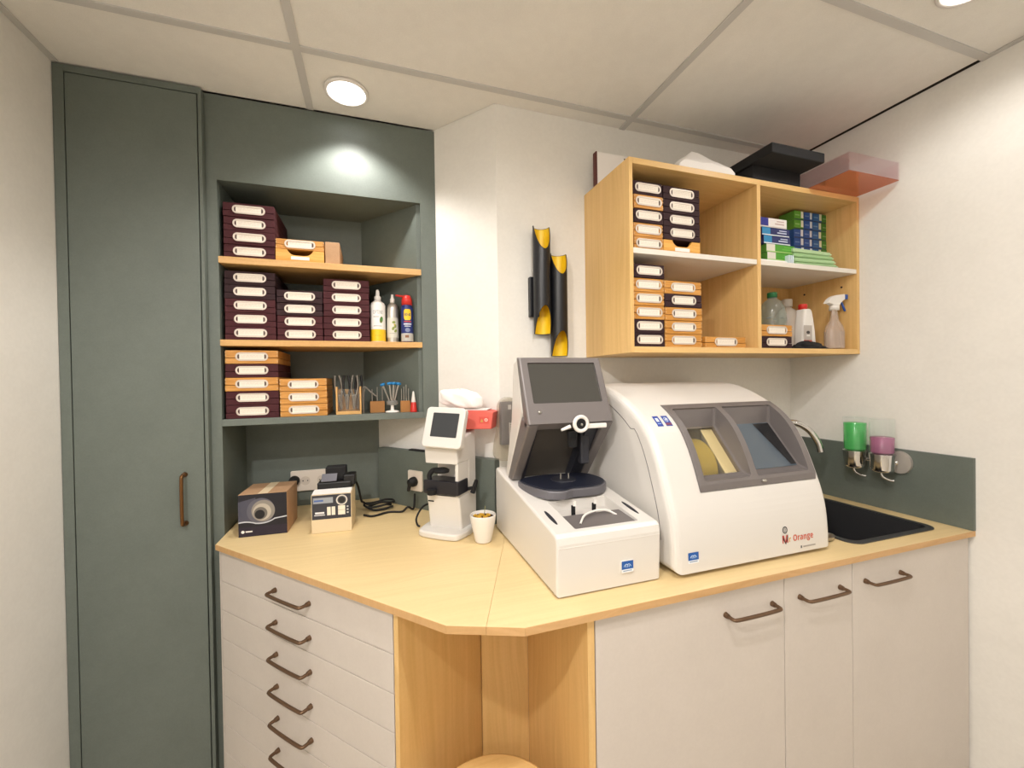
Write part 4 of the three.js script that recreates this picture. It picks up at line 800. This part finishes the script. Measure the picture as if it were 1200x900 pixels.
// ------------------------------------------------------------------ contact lens boxes on the cabinet shelf
{
  const y0 = WSH + .0005, G = 'lens boxes on the cabinet shelf';
  const boxMat = (base, bandc, end, txt) => std(0xffffff, .45, 0, { map: print(128, 40, (g, w, h) => { g.fillStyle = base; g.fillRect(0, 0, w, h); g.fillStyle = bandc; g.fillRect(0, 0, w * .30, h); g.fillStyle = end; g.fillRect(0, h - 5, w, 5); g.fillStyle = txt; g.fillRect(w * .62, 9, w * .28, 5); g.fillRect(w * .55, 20, w * .35, 6); }) });
  const endMat = (base, stripe) => std(0xffffff, .45, 0, { map: print(64, 32, (g, w, h) => { g.fillStyle = base; g.fillRect(0, 0, w, h); g.fillStyle = stripe; g.fillRect(w * .72, 0, w * .28, h * .78); g.fillStyle = 'rgba(255,255,255,0.35)'; g.fillRect(6, h * .4, w * .5, 4); g.fillStyle = '#20304a'; g.fillRect(0, h - 3, w, 3); }) });
  const mat = { navy: boxMat('#1b2660', '#2f86b8', '#dfe6ea', '#cfd8ea'), white: boxMat('#e8e4e0', '#2a2f86', '#cfc8c4', '#c0a8a4'), green: boxMat('#4c9a2c', '#dcd8cc', '#a9cf7c', '#63b040'), blue: endMat('#1f4f9c', '#cfd8e2'), blue2: endMat('#27609f', '#d8dcc0'), grn: endMat('#3f8430', '#c7cf9c'), lime: endMat('#5aa032', '#e6e6d8') };
  const lens = (name, w, h, d, x, y, z, m, label, turn = 0) => { const t = thing(name, label, 'box', [x, y, z], turn, G); part('carton', bx(w, h - .0006, d, 0, 0, -d / 2, .0008), m.side || std(0xd8d8d0, .5), t); const g = new THREE.PlaneGeometry(w - .001, h - .0016); g.translate(0, h / 2, .0005); part('front_print', g, m, t); };
  const sideNavy = std(0x24306a, .45), sideWhite = std(0xe2deda, .45), sideGreen = std(0x5c9a3c, .45), sideBlue = std(0x2a58a0, .45), sideGrn = std(0x4a8a38, .45);
  mat.navy.side = sideNavy; mat.white.side = sideWhite; mat.green.side = sideGreen; mat.blue.side = sideBlue; mat.blue2.side = sideBlue; mat.grn.side = sideGrn; mat.lime.side = sideGreen;
  // leaflets under the front pile
  const lf = thing('leaflets', 'thin pile of white leaflets under the green and blue lens boxes', 'paper', [1.460, y0, -1.205]);
  part('sheets', bx(.155, .012, .13, 0, 0, -.065), M.tissue, lf); part('cover', bx(.150, .0012, .126, .002, .0122, -.066), std(0x9cc4cc, .5), lf);
  let y = y0 + .0138; const zf = -1.212;
  [['green', 899, 931, 'lower green and white lens box in the front pile'], ['green', 898, 931, 'upper green and white lens box in the front pile'], ['navy', 895, 926, 'lower navy lens box above the green boxes'], ['navy', 893, 925, 'upper navy lens box under the white and blue box'], ['white', 891, 922, 'white and blue lens box topping the front pile']].forEach(([m, u0, u1, label], i) => {
    const a = onZ(u0, 280, zf).x, b = onZ(u1, 280, zf).x, h = i === 4 ? .036 : .031; lens('lens_box', b - a, h, .09, Math.max((a + b) / 2, 1.374 + (b - a) / 2), y, zf, mat[m], label); y += h + .0002;
  });
  const sl = thing('leaflet_holder', 'small upright white cards beside the green lens boxes', 'card', [1.534, y0, -1.195]);
  for (const x of [0, .010, .020]) part('card', bx(.006, .034, .06, x, 0, -.03), std(0xd4e4ea, .5), sl);
  const col = (m, u0, u1, n, h, z, where, top) => { const a = onZ(u0, 280, z).x, b = onZ(u1, 280, z).x; for (let k = 0; k < n; k++) { const mm = Array.isArray(m) ? m[k] : m; lens('lens_box', b - a - .001, h, .07, (a + b) / 2 + (rnd() - .5) * .003, y0 + k * (h + .0002), z - rnd() * .003, mat[mm], `${['bottom', 'second', 'third', 'fourth', 'fifth', 'sixth', 'topmost'][k]} ${mm === 'grn' || mm === 'lime' ? 'green' : 'blue'} lens box up in the ${where}`); } };
  const Z = -1.300, CH = (onZ(950, 249, Z).y - y0) / 7 - .0003;
  col(['blue', 'blue', 'blue', 'blue', 'blue', 'lime', 'lime'], 931, 942, 7, CH, Z, 'column beside the front pile');
  col('blue', 942.5, 952, 7, CH, Z, 'plain blue column');
  col(['grn', 'grn', 'blue2', 'blue2', 'blue2', 'blue2', 'blue2'], 952.5, 963, 7, CH, Z, 'column with two green boxes below');
  col('grn', 963.5, 973.5, 7, CH, Z, 'green column by the cabinet side');
  for (let k = 0; k < 4; k++) { const t = thing('wipe_pack', ['bottom', 'second', 'third', 'top'][k] + ' pale green wrapped pack of the fanned pile', 'pack', [1.690 + k * -.006, y0 + k * .0170, -1.200], -.07 + .035 * k, 'pale green packs on the cabinet shelf'); part('wrap', bx(.215, .0165, .078, 0, 0, -.042, .006), std([0x9cc08c, 0xa8cc98, 0x98bf88, 0xb0d0a0][k], .35), t); part('end_seal', bx(.012, .004, .070, .112, .006, -.042, .001), std(0xc4dcb4, .35), t); }
}
// ------------------------------------------------------------------ cleaning bottles in the lower bay
{
  let t = thing('clear_bottle', 'clear domed bottle with a green cap on the two stacked trays', 'bottle', [onZ(905, 370, -1.27).x, yT2 + .0005, -1.27]);
  part('body', lathe([[0, 0], [.046, 0], [.049, .004], [.049, .055], [.046, .075], [.034, .098], [.018, .112], [.0155, .118]], 32), phys({ color: 0xd9e2dc, roughness: .12, transmission: .85, thickness: 0 }), t);
  part('cap', lathe([[0, .138], [.017, .138], [.018, .136], [.018, .118], [0, .118]], 24), std(0x1f6a3a, .45), t, 'green screw cap');
  band(.0495, .006, .048, std(0xffffff, .5, 0, { transparent: true, map: print(128, 64, (g, w, h) => { g.clearRect(0, 0, w, h); g.fillStyle = '#7d8580'; for (const [x, y, a] of [[10, 20, 14], [30, 34, 10], [52, 24, 12], [70, 40, 9]]) { g.fillRect(x, y, a, 6); } g.fillStyle = '#2f5c30'; g.beginPath(); g.ellipse(98, 30, 10, 22, .2, 0, 7); g.fill(); }) }), t);
  t = thing('white_jug', 'tall translucent white jug standing behind the red capped bottle', 'bottle', [1.785, WIN + .0005, -1.405]);
  part('body', lathe([[0, 0], [.046, 0], [.049, .005], [.049, .155], [.036, .185], [.018, .200], [.018, .205], [0, .205]], 28), std(0xdcd3c8, .45), t);
  part('cap', lathe([[0, .205], [.022, .205], [.022, .236], [.020, .238], [0, .238]], 24), M.plasticWhite, t);
  t = thing('cleaner_bottle', 'slanting white cleaner bottle with a red cap and grey label', 'bottle', [1.700, WIN + .0005, -1.262]);
  const s = new THREE.Shape(); s.moveTo(-.036, 0); s.lineTo(.040, 0); s.quadraticCurveTo(.040, .075, .020, .150); s.quadraticCurveTo(.016, .166, .006, .168); s.lineTo(-.022, .166); s.quadraticCurveTo(-.030, .11, -.034, .06); s.lineTo(-.036, 0);
  part('body', plate(s, .022, -.022, .008), M.plasticWhite, t);
  part('cap', lathe([[0, 0], [.016, 0], [.0165, .018], [.014, .022], [0, .022]], 20).translate(-.008, .166, 0), M.red, t, 'red cap');
  const lg = new THREE.PlaneGeometry(.046, .085); lg.translate(-.010, .056, .0226); part('front_label', lg, std(0xffffff, .5, 0, { map: print(64, 118, (g, w, h) => { g.fillStyle = '#b9b0a8'; g.fillRect(0, 0, w, h); g.fillStyle = '#3c3836'; g.beginPath(); g.ellipse(34, 40, 14, 9, 0, 0, 7); g.fill(); g.fillStyle = '#e8e4e0'; g.fillRect(22, 54, 26, 8); g.fillStyle = '#c0503a'; g.fillRect(0, 84, w, 8); g.fillStyle = '#d8cfc8'; g.fillRect(0, 92, w, 26); }) }), t);
  // black crumpled cloth
  const cg = new THREE.SphereGeometry(1, 40, 24), cp = cg.attributes.position, nn = lattice(14, 14);
  for (let i = 0; i < cp.count; i++) { const x = cp.getX(i), y = cp.getY(i), z = cp.getZ(i), k = .75 + .5 * nn(Math.atan2(z, x) * 2.228 + 7, y * 4 + 5); cp.setXYZ(i, x * k * .088, Math.max(0, y * k * .026 + .002), z * k * .026); }
  cg.computeVertexNormals();
  t = thing('black_cloth', 'crumpled black cloth lying in front of the red capped bottle', 'cloth', [1.655, WIN + .0005, -1.210]); part('cloth', cg, M.blackMatte, t);
  // trigger spray
  t = thing('trigger_spray', 'clear trigger spray bottle with a white head and blue nozzle', 'bottle', [1.808, WIN + .0005, -1.216]);
  const oval = g => { g.scale(1, 1, .72); return g; };
  part('body', oval(lathe([[0, 0], [.040, 0], [.043, .004], [.043, .070], [.036, .095], [.020, .118], [.0145, .150], [.0145, .160]], 32)), phys({ color: 0xf0e6dc, roughness: .15, transmission: .75, thickness: 0 }), t);
  part('liquid', oval(lathe([[0, .003], [.039, .003], [.041, .006], [.041, .066], [.039, .072], [0, .072]], 28)), phys({ color: 0xe8d8c8, roughness: .1, transmission: .7, thickness: .01 }), t);
  part('collar', lathe([[0, .160], [.018, .160], [.018, .178], [.014, .180], [0, .180]], 20), M.plasticWhite, t);
  const hs = new THREE.Shape(); hs.moveTo(-.050, .186); hs.quadraticCurveTo(-.035, .214, .005, .222); hs.lineTo(.050, .228); hs.lineTo(.050, .206); hs.quadraticCurveTo(.03, .196, .018, .180); hs.lineTo(-.018, .180); hs.quadraticCurveTo(-.03, .188, -.050, .186);
  const hd = part('head', plate(hs, .011, -.011, .003), M.plasticWhite, t);
  part('nozzle', ext(.0505, .068, .207, .227, -.010, .010, .002), M.blue, t, 'blue nozzle');
  part('trigger', tube([[.036, .204, 0], [.046, .188, 0], [.056, .172, 0], [.064, .160, 0]], .004, 16, 8), M.blue, t, 'blue trigger');
}
// ------------------------------------------------------------------ dispensers beside the sink
{
  const x = 1.822;
  const t = thing('dispenser_holder', 'chrome double dispenser holder fixed to the green splashback', 'holder', [0, 0, 0]);
  const wp = new THREE.CylinderGeometry(1, 1, .012, 36); wp.rotateZ(Math.PI / 2); wp.scale(1, .042, .038); wp.translate(XR - .020, 1.095, -1.035); part('wall_plate', wp, std(0xb8b2aa, .35, .3), t);
  part('arm', [capRod([XR - .03, 1.093, -1.04], [x + .036, 1.093, -1.055], .010, .010), capRod([x + .030, 1.093, -1.06], [x + .030, 1.093, -1.15], .008, .008)], M.chrome, t);
  const zs = [-1.150, -1.056];
  for (const z of zs) {
    const c = part('cup', lathe([[0, -.070], [.020, -.070], [.030, -.066], [.036, -.058], [.0405, 0], [.0395, .001], [0, .001]], 36).translate(x, 1.128, z), M.chrome, t, 'chrome cup');
    part('spout', tube([[x - .01, 1.058, z], [x - .006, 1.042, z + .006], [x + .006, 1.032, z + .018], [x + .014, 1.030, z + .030]], .0045, 20, 8), M.chrome, c);
  }
  [['glass dispenser jar filled with green liquid above the sink', 'jar', 0x7ce894, .108, zs[0]], ['glass dispenser jar half full of pink liquid above the sink', 'jar', 0xe0a0c4, .062, zs[1]]].forEach(([label, cat, color, lv, z]) => {
    const j = thing('dispenser_jar', label, cat, [x, 1.1295, z]);
    part('glass', lathe([[0, .0005], [.033, .0005], [.037, .004], [.0385, .125], [.0392, .130], [.0375, .132], [.0365, .130]], 40), phys({ color: 0xfafcfc, roughness: .03, transmission: 1, thickness: 0 }), j);
    part('liquid', lathe([[0, .003], [.032, .003], [.0355, .006], [.0365, lv], [0, lv]], 40), phys({ color, roughness: .1, transmission: .65, thickness: 0 }), j, 'coloured liquid');
  });
}
renderer.render(scene, camera);
